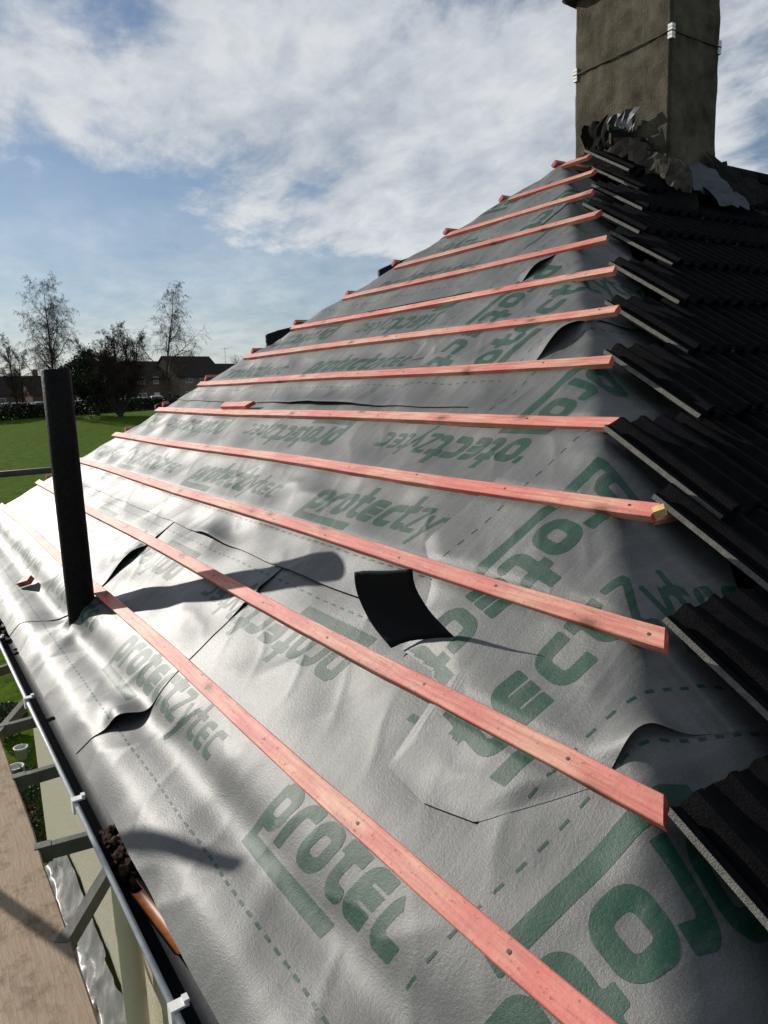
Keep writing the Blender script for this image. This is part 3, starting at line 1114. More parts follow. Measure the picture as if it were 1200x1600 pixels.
# pale stub under the tile at the hip
mb = MB(); mb.box(0, 0.03, 0, 0.022, 0, 0.022)
M_PALE = mat('fresh_cut_pine', (0.62, 0.43, 0.18), 0.7, 0.3, var=0.15, vscale=40)
o = link('batten_stub', mb.mesh('batten_stub'), M_PALE, house)
place(o, Matrix.Translation(RP(-1.155, 0.985, 0.008)) @ BROT @ Matrix.Rotation(0.7, 4, 'Z'))
mbk = batten_mesh('batten', 1.0, 0.001, seed=77)
# battens under the tiled slope that peep out at the hip
for k, (t_a, y_a) in enumerate(((3.235, -2.50),)):
    o = link('batten', mbk, [M_WOOD, M_WOODEND], house)
    Rm = Matrix(((0, -CT, ST), (1, 0, 0), (0, ST, CT))).to_4x4()
    place(o, Matrix.Translation(TP(t_a, y_a, 0.006)) @ Rm)

# ---------------------------------------------------------------- tiles


def tile_mesh(seed):
    rnd = random.Random(seed)
    W = 0.33; L = 0.45
    prof = [(0.0, 0.002), (0.018, 0.002), (0.022, -0.008), (0.034, -0.008), (0.040, 0.012), (0.050, 0.020), (0.066, 0.020), (0.080, 0.006), (0.100, 0.001), (0.122, 0.002),
            (0.138, 0.012), (0.148, 0.020), (0.166, 0.020), (0.180, 0.006), (0.200, 0.001), (0.222, 0.002), (0.238, 0.012), (0.248, 0.020), (0.268, 0.020), (0.284, 0.007),
            (0.305, 0.004), (0.33, 0.004)]
    n = len(prof)
    rows = [0.0, 0.15, 0.3, L]
    vs_ = []; fs = []; mi = []
    th_ = 0.016
    for side in (0, 1):
        for r_i, t in enumerate(rows):
            for (y, z) in prof:
                tt = t + (rnd.uniform(-0.004, 0.004) if r_i in (0, len(rows) - 1) else 0)
                vs_.append((tt, y, z * 1.35 - (th_ if side else 0.0)))
    nr = len(rows)

    def idx(side, r, c): return side * nr * n + r * n + c
    for r in range(nr - 1):
        for c in range(n - 1):
            fs.append((idx(0, r, c), idx(0, r + 1, c), idx(0, r + 1, c + 1), idx(0, r, c + 1))); mi.append(0)
            fs.append((idx(1, r, c), idx(1, r, c + 1), idx(1, r + 1, c + 1), idx(1, r + 1, c))); mi.append(0)
    for r in range(nr - 1):
        fs.append((idx(0, r, 0), idx(1, r, 0), idx(1, r + 1, 0), idx(0, r + 1, 0))); mi.append(1)
        fs.append((idx(0, r, n - 1), idx(0, r + 1, n - 1), idx(1, r + 1, n - 1), idx(1, r, n - 1))); mi.append(1)
    for c in range(n - 1):
        fs.append((idx(0, 0, c), idx(0, 0, c + 1), idx(1, 0, c + 1), idx(1, 0, c))); mi.append(0)
        fs.append((idx(0, nr - 1, c), idx(1, nr - 1, c), idx(1, nr - 1, c + 1), idx(0, nr - 1, c + 1))); mi.append(0)
    me = pmesh('roof_tile', vs_, fs)
    me.materials.append(M_TILE); me.materials.append(M_TILE_EDGE)
    me.polygons.foreach_set('material_index', mi)
    bm = bmesh.new(); bm.from_mesh(me); bmesh.ops.recalc_face_normals(bm, faces=bm.faces); bm.to_mesh(me); bm.free()
    return me


tmesh = [tile_mesh(i) for i in range(4)]
slope = link('tiled_slope', pmesh('tiled_slope', [TP(4.6, -3.6, -0.02), TP(4.6, 9, -0.02), TP(0.02, 9, -0.02), TP(0.02, 0.05, -0.02)], [(0, 1, 2, 3)]), M_BLACK, house,
             'black tiled slope in deep shade')
PINV[slope.name] = Matrix.Translation(-Vector(house.location))
THEAD = [(4.19, -3.50), (3.853, -3.150), (3.52, -2.800), (3.17, -2.465), (2.863, -2.370), (2.456, -1.985), (2.088, -1.615), (1.693, -1.22), (1.302, -0.83), (0.93, -0.70), (0.55, -0.28),
         (0.17, 0.08), (-0.10, 0.24)]


tcount = 0
for ci, (t0, y0) in enumerate(THEAD):
    h0, h1 = 0.056, 0.098
    ang = math.atan2(h1 - h0, 0.45)
    col_ = 0
    while True:
        y = y0 + 0.302 * col_
        if y > 4.7 - 1.6 * t0:
            break
        o = link('roof_tile', tmesh[random.randrange(4)], None, slope)
        jt = random.uniform(-0.006, 0.006)
        ex = (TV * math.cos(ang) + NT * math.sin(ang))
        ez = (NT * math.cos(ang) - TV * math.sin(ang))
        Rm = Matrix(((ex.x, 0, ez.x), (ex.y, 1, ez.y), (ex.z, 0, ez.z))).to_4x4()
        org = TP(t0 + jt, y, h0 + random.uniform(0, 0.004) + (0.03 if ci == 12 else 0))
        o.parent = slope
        o.matrix_parent_inverse = Matrix.Identity(4)
        o.matrix_basis = Matrix.Translation(org) @ Rm @ Matrix.Rotation(random.uniform(-0.012, 0.012), 4, 'Z')
        o.matrix_parent_inverse = Matrix.Identity(4)
        tcount += 1
        col_ += 1
        if col_ > 24:
            break
# ridge tiles running back from the chimney


def half_round(name, L, r, n=10, th_=0.014):
    vs_ = []; fs = []
    for x in (0, L):
        for rr in (r, r - th_):
            for k in range(n + 1):
                a = math.pi * k / n
                vs_.append((rr * math.cos(a), x, rr * math.sin(a) * 0.85))
    m_ = n + 1
    for k in range(n):
        fs.append((k, k + 1, 2 * m_ + k + 1, 2 * m_ + k))
        fs.append((m_ + k, 3 * m_ + k, 3 * m_ + k + 1, m_ + k + 1))
        fs.append((k, m_ + k, m_ + k + 1, k + 1))
        fs.append((2 * m_ + k, 2 * m_ + k + 1, 3 * m_ + k + 1, 3 * m_ + k))
    return pmesh(name, vs_, fs, True)


rme = half_round('ridge_tile', 0.44, 0.14)
rme.materials.append(M_TILE)
for k in range(9):
    o = link('ridge_tile', rme, None, house)
    place(o, Matrix.Translation((XA + 0.02, YA + 1.25 + 0.45 * k, ZA + 0.085)))

# ---------------------------------------------------------------- chimney
CX0, CX1, CY0, CY1 = -4.185, -3.352, 4.60, 5.137
chim = link('chimney', None, None, house, 'tall grey brown rendered chimney stack')


def rough_box(name, x0, x1, y0, y1, z0, z1, step, amp, mats, parent, seed):
    bm = bmesh.new()
    bmesh.ops.create_cube(bm, size=1)
    bmesh.ops.transform(bm, matrix=Matrix.Translation(((x0 + x1) / 2, (y0 + y1) / 2, (z0 + z1) / 2)) @ Matrix.Diagonal((x1 - x0, y1 - y0, z1 - z0, 1)), verts=bm.verts)
    bmesh.ops.bevel(bm, geom=[e for e in bm.edges], offset=0.012, segments=2, affect='EDGES')
    n = max(2, int(max(x1 - x0, z1 - z0) / step))
    bmesh.ops.subdivide_edges(bm, edges=[e for e in bm.edges if e.calc_length() > 0.1], cuts=n, use_grid_fill=True)
    bmesh.ops.subdivide_edges(bm, edges=[e for e in bm.edges if e.calc_length() > step * 2.2], cuts=2, use_grid_fill=True)
    bm.normal_update()
    for v in bm.verts:
        c = v.co
        a = float(fbm(np.array([c.x * 9 + c.y * 7]), np.array([c.z * 9 - c.y * 3]), seed, 3)[0]) - 0.5
        v.co = c + v.normal * (a * amp)
    me = bpy.data.meshes.new(name); bm.to_mesh(me); bm.free()
    me.polygons.foreach_set('use_smooth', [True] * len(me.polygons))
    return link(name, me, mats, parent)


rough_box('stack', CX0, CX1, CY0, CY1, Z0 + 0.75, Z0 + 2.79, 0.03, 0.016, M_RENDER, chim, 5)
rough_box('corbel_band', CX0 - 0.075, CX1 + 0.075, CY0 - 0.075, CY1 + 0.075, Z0 + 2.72, Z0 + 2.95, 0.04, 0.02, M_CAP, chim, 9)
rough_box('upper_stack', CX0 + 0.01, CX1 - 0.01, CY0 + 0.01, CY1 - 0.01, Z0 + 2.93, Z0 + 3.35, 0.05, 0.016, M_RENDER, chim, 12)
# aerial cable round the stack with white corner guards
zc_ = Z0 + 2.217
for (a, b) in (((CX0 - 0.006, CY0 - 0.006), (CX1 + 0.006, CY0 - 0.006)), ((CX1 + 0.006, CY0 - 0.006), (CX1 + 0.006, CY1 + 0.006))):
    mb = MB()
    pts = []
    for k in range(9):
        u = k / 8
        pts.append((a[0] + (b[0] - a[0]) * u, a[1] + (b[1] - a[1]) * u, zc_ - 0.004 * 4 * u * (1 - u)))
    mb.tube(pts, 0.0050, 6)
    link('wire', mb.mesh('wire', True), M_CABLE, chim)
for (cx, cy, sx, sy) in ((CX0, CY0, 1, 1), (CX1, CY0, -1, 1), (CX1, CY1, -1, -1)):
    mb = MB()
    for k in range(4):
        z = zc_ - 0.045 + k * 0.0235
        mb.box(min(cx - sx * 0.008, cx + sx * 0.026), max(cx - sx * 0.008, cx + sx * 0.026), min(cy - sy * 0.008, cy + sy * 0.026), max(cy - sy * 0.008, cy + sy * 0.026), z, z + 0.018)
    mb.box(min(cx - sx * 0.004, cx + sx * 0.024), max(cx - sx * 0.004, cx + sx * 0.024), min(cy - sy * 0.004, cy + sy * 0.024), max(cy - sy * 0.004, cy + sy * 0.024), zc_ - 0.043, zc_ + 0.043)
    link('corner_guard', mb.mesh('corner_guard'), M_WHITE, chim)
# torn flashing
FL = [
    (M_BLACK, [(-3.985, 4.50, 7.80), (-3.75, 4.50, 7.78), (-3.755, 4.46, 8.00), (-3.975, 4.44, 7.965)], (0.0, -0.03, 0.01), 0.03),
    (M_LEAD, [(-3.80, 4.57, 7.86), (-3.60, 4.56, 7.86), (-3.557, 4.54, 8.005), (-3.80, 4.53, 8.00)], (0.0, -0.02, 0.0), 0.03),
    (M_BLACK, [(-3.76, 4.50, 7.74), (-3.42, 4.50, 7.58), (-3.42, 4.54, 7.73), (-3.76, 4.52, 7.94)], (0.02, -0.04, 0.02), 0.045),
    (M_LEADTAN, [(-3.46, 4.48, 7.56), (-3.22, 4.50, 7.43), (-3.26, 4.55, 7.58), (-3.44, 4.53, 7.70)], (0.03, -0.03, 0.02), 0.05),
    (M_LEADTAN, [(-3.26, 4.44, 7.42), (-3.10, 4.52, 7.34), (-3.17, 4.58, 7.52), (-3.30, 4.54, 7.62)], (0.03, -0.02, 0.03), 0.05),
    (M_LEAD, [(-3.16, 4.60, 7.37), (-3.12, 5.02, 7.36), (-3.30, 4.98, 7.62), (-3.30, 4.57, 7.60)], (0.03, 0.0, 0.03), 0.05),
    (M_LEAD, [(-3.08, 4.76, 7.30), (-3.05, 5.10, 7.29), (-3.18, 5.06, 7.42), (-3.19, 4.70, 7.42)], (0.02, 0.0, 0.035), 0.06),
    (M_BLACK, [(-3.20, 4.98, 7.46), (-3.22, 5.32, 7.50), (-3.30, 5.24, 7.64), (-3.32, 4.98, 7.70)], (0.03, 0.01, 0.02), 0.07),
    (M_BLACK, [(-3.06, 5.06, 7.30), (-3.10, 5.46, 7.40), (-3.26, 5.42, 7.58), (-3.26, 5.02, 7.52)], (0.03, 0.01, 0.02), 0.07),
    (M_BLACK, [(-4.0, 4.42, 7.74), (-3.5, 4.40, 7.50), (-3.45, 4.62, 7.66), (-4.0, 4.62, 7.86)], (0.0, 0.0, 0.02), 0.05),
    (M_BLACK, [(-3.5, 4.40, 7.45), (-3.05, 4.50, 7.22), (-3.25, 4.8, 7.5), (-3.4, 4.62, 7.64)], (0.0, 0.0, 0.02), 0.06),
]
for i, (mt_, q, bl, nz) in enumerate(FL):
    rf_ = random.Random(100 + i)
    nu_, nv_ = 8, 6
    A_, B_, C_, D_ = map(Vector, q)
    vv = []
    for iu in range(nu_):
        for iv in range(nv_):
            u_ = iu / (nu_ - 1); v_ = iv / (nv_ - 1)
            p = (A_ * (1 - u_) + B_ * u_) * (1 - v_) + (D_ * (1 - u_) + C_ * u_) * v_
            p += Vector(bl) * (4 * v_ * (1 - v_)) * 0.5
            k_ = 0.015 if (iu in (0, nu_ - 1) or iv in (0, nv_ - 1)) else 0.008
            p += Vector((rf_.uniform(-1, 1), rf_.uniform(-1, 1), rf_.uniform(-1, 1))) * k_
            vv.append(p)
    ff = []
    for iu in range(nu_ - 1):
        for iv in range(nv_ - 1):
            a0 = iu * nv_ + iv
            ff += [(a0, a0 + nv_, a0 + nv_ + 1), (a0, a0 + nv_ + 1, a0 + 1)]
    o = link('flashing_piece', pmesh('flashing_piece', vv, ff), mt_, chim)
    md = o.modifiers.new('thickness', 'SOLIDIFY'); md.thickness = 0.003

# ---------------------------------------------------------------- gutter
GY, GZ = 0.412, Z0 - 1.305
gx0, gx1 = -7.66, -0.1
gut = None
vs_ = []; fs = []
n = 10
R_O, R_I = 0.058, 0.054
for x in (gx0, gx1):
    for rr in (R_O, R_I):
        for k in range(n + 1):
            a = math.pi + math.pi * k / n
            vs_.append((x, GY + rr * math.cos(a), GZ + rr * math.sin(a)))
m_ = n + 1
for k in range(n):
    fs.append((k, k + 1, 2 * m_ + k + 1, 2 * m_ + k))
    fs.append((m_ + k, 3 * m_ + k, 3 * m_ + k + 1, m_ + k + 1))
gut = link('gutter', pmesh('gutter', vs_, fs, True), M_GUTTER, house)
mb = MB(); mb.tube([(gx0, GY - 0.057, GZ + 0.001), (-4, GY - 0.057, GZ - 0.001), (gx1, GY - 0.058, GZ + 0.001)], 0.0085, 8)
link('gutter_lip', mb.mesh('gutter_lip', True), M_GLIP, gut)
for xg in (-1.42, -2.42, -3.42, -4.42, -5.42, -6.4):
    mb = MB()
    mb.box(xg - 0.014, xg + 0.014, GY - 0.070, GY - 0.062, GZ - 0.03, GZ + 0.012)
    mb.box(xg - 0.014, xg + 0.014, GY - 0.070, GY - 0.030, GZ + 0.0125, GZ + 0.018)
    mb.box(xg - 0.010, xg + 0.010, GY - 0.040, GY - 0.028, GZ + 0.0185, GZ + 0.026)
    link('gutter_bracket', mb.mesh('gutter_bracket'), M_WHITE, gut)


def clod(name, c, size, seed, sub=3):
    bm = bmesh.new()
    bmesh.ops.create_icosphere(bm, subdivisions=sub, radius=1)
    for v in bm.verts:
        co = v.co
        f = 0.6 + 0.9 * float(fbm(np.array([co.x * 2.3 + seed]), np.array([co.y * 2.3 + co.z * 1.7]), seed, 3)[0])
        v.co = Vector((co.x * size[0] * f, co.y * size[1] * f, co.z * size[2] * f)) + Vector(c)
    me = bpy.data.meshes.new(name); bm.to_mesh(me); bm.free()
    return me


rnd = random.Random(4)
ci = 0
mbm = MB()
for (xa, xb, cnt) in ((-1.92, -2.25, 80), (-1.33, -1.05, 60), (-2.18, -2.0, 6), (-5.6, -4.4, 60)):
    for k in range(cnt):
        x = xa + (xb - xa) * rnd.random()
        s_ = rnd.uniform(0.005, 0.016)
        me = clod('moss', (x, GY + rnd.uniform(-0.025, 0.045), GZ - 0.016 + rnd.uniform(-0.022, 0.016)), (s_ * 1.5, s_, s_ * 0.8), ci, 2)
        mbm.add([v.co for v in me.vertices], [tuple(p.vertices) for p in me.polygons])
        bpy.data.meshes.remove(me)
        ci += 1
link('gutter_moss', mbm.mesh('gutter_moss'), M_SOIL, None, 'brown moss and soil lying in the dark gutter', 'moss', None, 'stuff')
# loose pipe piece in the gutter, orange brown inside
vs_ = []; fs = []
n = 12
pp = [(-1.88, GY - 0.012, GZ + 0.004), (-1.60, GY + 0.018, GZ + 0.000)]
for (x, y, z) in pp:
    for rr in (0.024, 0.020):
        for k in range(n):
            a = 2 * math.pi * k / n * 0.80 + 3.3
            vs_.append((x, y + rr * math.cos(a), z + rr * math.sin(a)))
mi_ = []
for k in range(n - 1):
    fs.append((k, k + 1, 2 * n + k + 1, 2 * n + k)); mi_.append(0)
    fs.append((n + k, 3 * n + k, 3 * n + k + 1, n + k + 1)); mi_.append(1)
me = pmesh('pipe_piece', vs_, fs, True)
me.materials.append(M_GUTTER); me.materials.append(M_COPPER)
me.polygons.foreach_set('material_index', mi_)
link('pipe_piece', me, None, None, 'short dark split pipe with orange brown inside lying in the gutter', 'pipe')

# ---------------------------------------------------------------- vent pipe
pb = RP(PIPE[0], PIPE[1], 0)
vent = None
ztop = Z0 + 0.117
vs_ = []; fs = []
n = 40
RO, RI = 0.0625, 0.055
levels = [(pb.z - 0.30, RO), (pb.z + 0.2, RO), (ztop - 0.4, RO), (ztop - 0.004, RO), (ztop, RO - 0.003), (ztop, RI + 0.002), (ztop - 0.003, RI), (ztop - 0.5, RI)]
for z, r in levels:
    for k in range(n):
        a = 2 * math.pi * k / n
        vs_.append((pb.x + r * math.cos(a), pb.y + r * math.sin(a), z))
for i in range(len(levels) - 1):
    for k in range(n):
        fs.append((i * n + k, i * n + (k + 1) % n, (i + 1) * n + (k + 1) % n, (i + 1) * n + k))
link('vent_pipe', pmesh('vent_pipe', vs_, fs, True), M_PIPE, house, 'black upright soil vent pipe')
mb = MB(); mb.tube([(-3.46, 0.675, 0.0), (-3.46, 0.675, Z0 - 1.9), (-3.46, 0.675, Z0 - 1.5)], 0.058, 20)
link('soil_pipe', mb.mesh('soil_pipe', True), M_CREAM, house, 'cream painted soil pipe on the wall below the gutter')

# ---------------------------------------------------------------- scaffold
mbk_ = MB()


def board(x0, x1, y0, y1, z, label, group=None, seed=0):
    bm = bmesh.new()
    rnd_ = random.Random(seed)
    n_ = 24
    rows = []
    for i in range(n_ + 1):
        x = x0 + (x1 - x0) * i / n_
        e0 = rnd_.uniform(-0.003, 0.003); e1 = rnd_.uniform(-0.003, 0.003)
        rows.append([bm.verts.new(p) for p in ((x, y0 + e0 + .004, z - 0.038), (x, y1 + e1 - .004, z - 0.038), (x, y1 + e1, z - 0.03), (x, y1 + e1, z - 0.006), (x, y1 + e1 - 0.006, z),
                                               (x, y0 + e0 + 0.006, z), (x, y0 + e0, z - 0.006), (x, y0 + e0, z - 0.03))])
    for a, b in zip(rows[:-1], rows[1:]):
        for k in range(8):
            bm.faces.new((a[k], b[k], b[(k + 1) % 8], a[(k + 1) % 8]))
    bm.faces.new(rows[0]); bm.faces.new(rows[-1][::-1])
    bmesh.ops.recalc_face_normals(bm, faces=bm.faces)
    me = bpy.data.meshes.new('scaffold_board'); bm.to_mesh(me); bm.free()
    return link('scaffold_board', me, M_BOARD, None, label, 'board', group)


ZB = Z0 - 1.7
board(-5.05, 1.0, 0.052, 0.280, ZB, 'weathered brown scaffold board at the lower left, nearest the house', 'scaffold boards', 1)
board(-5.2, 0.9, -0.180, 0.046, ZB - 0.002, 'weathered scaffold board on the outer side of the walkway', 'scaffold boards', 2)
board(-6.1, 1.0, 0.40, 0.62, Z0 - 3.80, 'dusty board of the lower scaffold lift under the clear sheet', 'lower scaffold boards', 3)
board(-6.1, 1.0, 0.17, 0.395, Z0 - 3.802, 'dusty outer board of the lower scaffold lift below the walkway', 'lower scaffold boards', 4)


def angle_bar(p0, p1, name, label):
    p0 = Vector(p0); p1 = Vector(p1)
    d = (p1 - p0); L = d.length; d.normalize()
    sd = d.cross(Vector((0, 0, 1))).normalized()
    Rm = Matrix(((d.x, sd.x, 0), (d.y, sd.y, 0), (d.z, sd.z, 1))).to_4x4()
    mb_ = MB()
    M_ = Matrix.Translation(p0) @ Rm
    mb_.box(0, L, -0.003, 0.003, -0.058, 0.0, 0, M_)
    mb_.box(0, L, -0.030, -0.0032, -0.006, 0.0, 0, M_)
    mb_.box(0, 0.06, -0.036, 0.006, -0.064, 0.003, 0, M_)
    return link(name, mb_.mesh(name), M_STEEL, None, label, 'bracket', 'steel brackets between boards and wall')


arms = [((-2.91, 0.262, ZB), (-2.86, 0.62, ZB), 'grey steel arm bridging from the near board edge straight to the wall'),
        ((-2.317, 0.262, ZB), (-2.80, 0.60, ZB), 'grey steel arm set diagonally, nearest the camera'),
        ((-3.55, 0.266, ZB), (-3.555, 0.62, ZB), 'grey steel arm over the dark garden gap, second straight one'),
        ((-4.098, 0.270, ZB), (-4.75, 0.60, ZB), 'grey steel arm set diagonally beyond the straight ones'),
        ((-4.184, 0.28, ZB), (-4.20, 0.62, ZB), 'grey steel arm crossing the far diagonal one'),
        ((-5.10, 0.30, ZB), (-5.25, 0.62, ZB), 'farthest grey steel arm under the gutter')]
for a, b, lb in arms:
    angle_bar(a, b, 'scaffold_bracket', lb)
mb = MB(); mb.tube([(-7.95, -1.2, Z0 - 0.722), (-7.95, 6.5, Z0 - 0.735)], 0.031, 12)
link('scaffold_rail', mb.mesh('scaffold_rail', True), M_DARKSTEEL, None, 'dark horizontal scaffold rail crossing behind the vent pipe', 'rail')
mb = MB(); mb.tube([(-4.52, -0.59, 0), (-4.52, -0.59, Z0 + 0.37)], 0.0265, 12)
link('scaffold_pole', mb.mesh('scaffold_pole', True), M_STEEL, None, 'upright scaffold pole on the outer side of the walkway', 'pole')

# crumpled polythene over the lower lift
nu, nv = 200, 44
u = np.linspace(0, 1, nu); v = np.linspace(0, 1, nv)
U, V = np.meshgrid(u, v, indexing='ij')
X = -6.15 + U * 6.3
Y = 0.40 + V * 0.36 + 0.02 * (fbm(X * 2, V * 2, 81, 2) - 0.5)
Z = Z0 - 3.785 + 0.03 * fbm(X * 2.2, V * 3, 82, 2) + np.clip(V - 0.66, 0, 1) ** 1.3 * (0.75 + 0.6 * (fbm(X * 0.9, V * 0 + 1, 83, 2) - 0.5))
rid = fbm(X * 3.2 + V * 2.5, V * 2.2 - X * 0.6, 84, 2)
Z = Z + 0.030 * (1 - np.abs(2 * rid - 1)) ** 5
Y = np.minimum(Y - 0.03 * (1 - np.abs(2 * fbm(X * 4 + V * 2, V * 2, 85, 2) - 1)) ** 4 * V, WY - 0.025)
idx = np.arange(nu * nv).reshape(nu, nv)
F = np.stack([idx[:-1, :-1], idx[1:, :-1], idx[1:, 1:], idx[:-1, 1:]], axis=-1).reshape(-1, 4)
link('polythene_sheet', pmesh('polythene_sheet', np.stack([X, Y, Z], -1).reshape(-1, 3).tolist(), F.tolist(), True), M_POLY, None,
     'crumpled clear plastic sheet along the foot of the rendered wall', 'plastic sheet')

# ---------------------------------------------------------------- garden below
M_LEAF = mat('shrub_leaf', (0.022, 0.040, 0.012), 0.7, 0.3, vscale=3, color2=(0.055, 0.085, 0.025))
M_POT = mat('pale_pot', (0.50, 0.49, 0.45), 0.6, 0.3, var=0.1)
M_TERRA = mat('terracotta_pot', (0.23, 0.10, 0.06), 0.8, 0.2, var=0.15)
M_STEM = mat('shrub_stem', (0.05, 0.04, 0.03), 0.9, 0.1)


def shrub(name, loc, rad, hgt, n_, label, cat, group, seed, leaf=0.06, mt_=None):
    r = random.Random(seed)
    e = empty(name, loc, label, cat, group)
    mb_ = MB()
    for k in range(7):
        an = r.uniform(0, 6.28)
        simple_tube(mb_, Vector(loc), Vector(loc) + Vector((math.cos(an) * rad * 0.5, math.sin(an) * rad * 0.5, hgt * 0.7)), 0.012, 0.005, 4)
    link('stem', mb_.mesh('stem'), M_STEM, e)
    vs2 = []; fs2 = []
    for k in range(n_):
        d = Vector((r.gauss(0, 1), r.gauss(0, 1), r.gauss(0, 1))).normalized()
        rr = r.uniform(0.45, 1.0) ** 0.6
        c = Vector(loc) + Vector((d.x * rad * rr, d.y * rad * rr, hgt * 0.55 + d.z * hgt * 0.45 * rr))
        a = Vector((r.gauss(0, 1), r.gauss(0, 1), r.gauss(0, 1))).normalized() * leaf * r.uniform(0.6, 1.3)
        b = a.cross(Vector((r.gauss(0, 1), r.gauss(0, 1), r.gauss(0, 1)))).normalized() * leaf * 0.5
        o_ = len(vs2)
        vs2 += [c - a, c + b, c + a, c - b]
        fs2.append((o_, o_ + 1, o_ + 2, o_ + 3))
    link('foliage', pmesh('foliage', vs2, fs2), mt_ or M_LEAF, e)
    return e


def pot(loc, r0, r1, h, mt_, label, seed):
    vs2 = []; n2_ = 16
    prof_ = [(0.0, 0.0), (r0, 0.0), (r1, h), (r1 + 0.012, h), (r1 + 0.012, h + 0.02), (r1 - 0.012, h + 0.02), (r1 - 0.014, h - 0.03), (0, h - 0.03)]
    for (r, z) in prof_:
        for k in range(n2_):
            a = 2 * math.pi * k / n2_
            vs2.append((loc[0] + max(r, 1e-4) * math.cos(a), loc[1] + max(r, 1e-4) * math.sin(a), loc[2] + z))
    fs2 = [(i * n2_ + k, i * n2_ + (k + 1) % n2_, (i + 1) * n2_ + (k + 1) % n2_, (i + 1) * n2_ + k) for i in range(len(prof_) - 1) for k in range(n2_)]
    link('plant_pot', pmesh('plant_pot', vs2, fs2, True), mt_, None, label, 'pot', 'plant pots in the garden')


pot((-12.9, 1.05, 0.0), 0.09, 0.12, 0.2, M_POT, 'pale plant pot on the grass below the scaffold, nearer one', 1)
pot((-13.6, 1.22, 0.0), 0.08, 0.11, 0.2, M_POT, 'pale plant pot on the grass below the scaffold, farther one', 2)
pot((-11.3, 0.98, 0.0), 0.10, 0.14, 0.22, M_TERRA, 'terracotta plant pot in the garden by the house corner', 3)
shrub('garden_shrub', (-11.35, 0.98, 0.18), 0.24, 0.45, 500, 'small leafy plant in the terracotta pot by the house corner', 'plant', 'garden plants', 5, 0.04)
shrub('garden_shrub', (-14.6, 1.15, 0), 0.35, 0.7, 900, 'dark shrub in the garden farthest from the board edge', 'plant', 'garden plants', 6, 0.05)
shrub('garden_shrub', (-12.0, 1.12, 0), 0.3, 0.55, 700, 'dark leafy shrub beside the pale pot in the garden', 'plant', 'garden plants', 7, 0.045)
shrub('garden_shrub', (-10.7, 1.15, 0), 0.28, 0.5, 700, 'low leafy shrub close to the house corner', 'plant', 'garden plants', 8, 0.045)

# ---------------------------------------------------------------- the field's far edge


def AT(az, D, z=None):
    return Vector((az[0] * D, az[1] * D, ground_z(az[0] * D) if z is None else z))


M_BARK = mat('winter_bark', (0.045, 0.036, 0.028), 0.9, 0.1, var=0.3, vscale=3)
M_BIRCH = mat('birch_bark', (0.075, 0.065, 0.055), 0.85, 0.1, var=0.5, vscale=2)
M_TWIG = mat('fine_twigs', (0.050, 0.036, 0.027), 0.9, 0.1)


def grow(mb_lim, mb_twig, p, d, L, r, lev, maxlev, rnd_, droop, spread, nchild, sides=(6, 5, 4, 3, 3, 3), upb=0.12):
    """curved branch made of short segments with side shoots"""
    nseg = 10 if lev == 0 else (5 if lev < 2 else 4)
    q = Vector(p); dd = Vector(d).normalized()
    r0 = r
    for k in range(nseg):
        jitter = Vector((rnd_.gauss(0, 1), rnd_.gauss(0, 1), rnd_.gauss(0, 1))) * ((0.10 + 0.05 * lev) if lev else 0.06)
        grav = Vector((0, 0, upb if lev < 2 else -droop * (0.4 + 0.6 * k / nseg)))
        dd = (dd + jitter + grav).normalized()
        q2 = q + dd * (L / nseg)
        r1 = r * (1 - 0.90 * (k + 1) / nseg) + r * 0.03
        simple_tube(mb_lim if lev < 3 else mb_twig, q, q2, r0, r1, sides[min(lev, 5)])
        if lev < maxlev and (k >= 2 or lev >= 1):
            m_c = nchild[lev]
            for c in range(m_c):
                az = rnd_.uniform(0, 2 * math.pi)
                side = dd.cross(Vector((math.cos(az), math.sin(az), 0.2))).normalized()
                nd = (dd * (1 - spread * 0.5) + side * spread * rnd_.uniform(0.7, 1.2)).normalized()
                f = 1 - 0.55 * (k / nseg)
                grow(mb_lim, mb_twig, q + (q2 - q) * rnd_.random(), nd, L * rnd_.uniform(0.40, 0.58) * (f if lev else 1 - 0.72 * k / nseg), max(r1 * 0.60, 0.0065), lev + 1, maxlev, rnd_, droop, spread, nchild, sides, upb)
        q, r0 = q2, r1


def tree(name, loc, stems, label, group, seed, maxlev, droop, spread, nchild, bark, upb=0.12):
    rnd_ = random.Random(seed)
    e = empty(name, loc, label, 'tree', group)
    a, b = MB(), MB()
    for (d, L, r) in stems:
        grow(a, b, Vector(loc), Vector(d), L, r, 0, maxlev, rnd_, droop, spread, nchild, upb=upb)
    link('trunk', a.mesh('trunk'), bark, e)
    link('crown', b.mesh('crown'), M_TWIG, e)
    return len(a.f) + len(b.f)


tn = 0
TG = 'bare winter trees across the field'
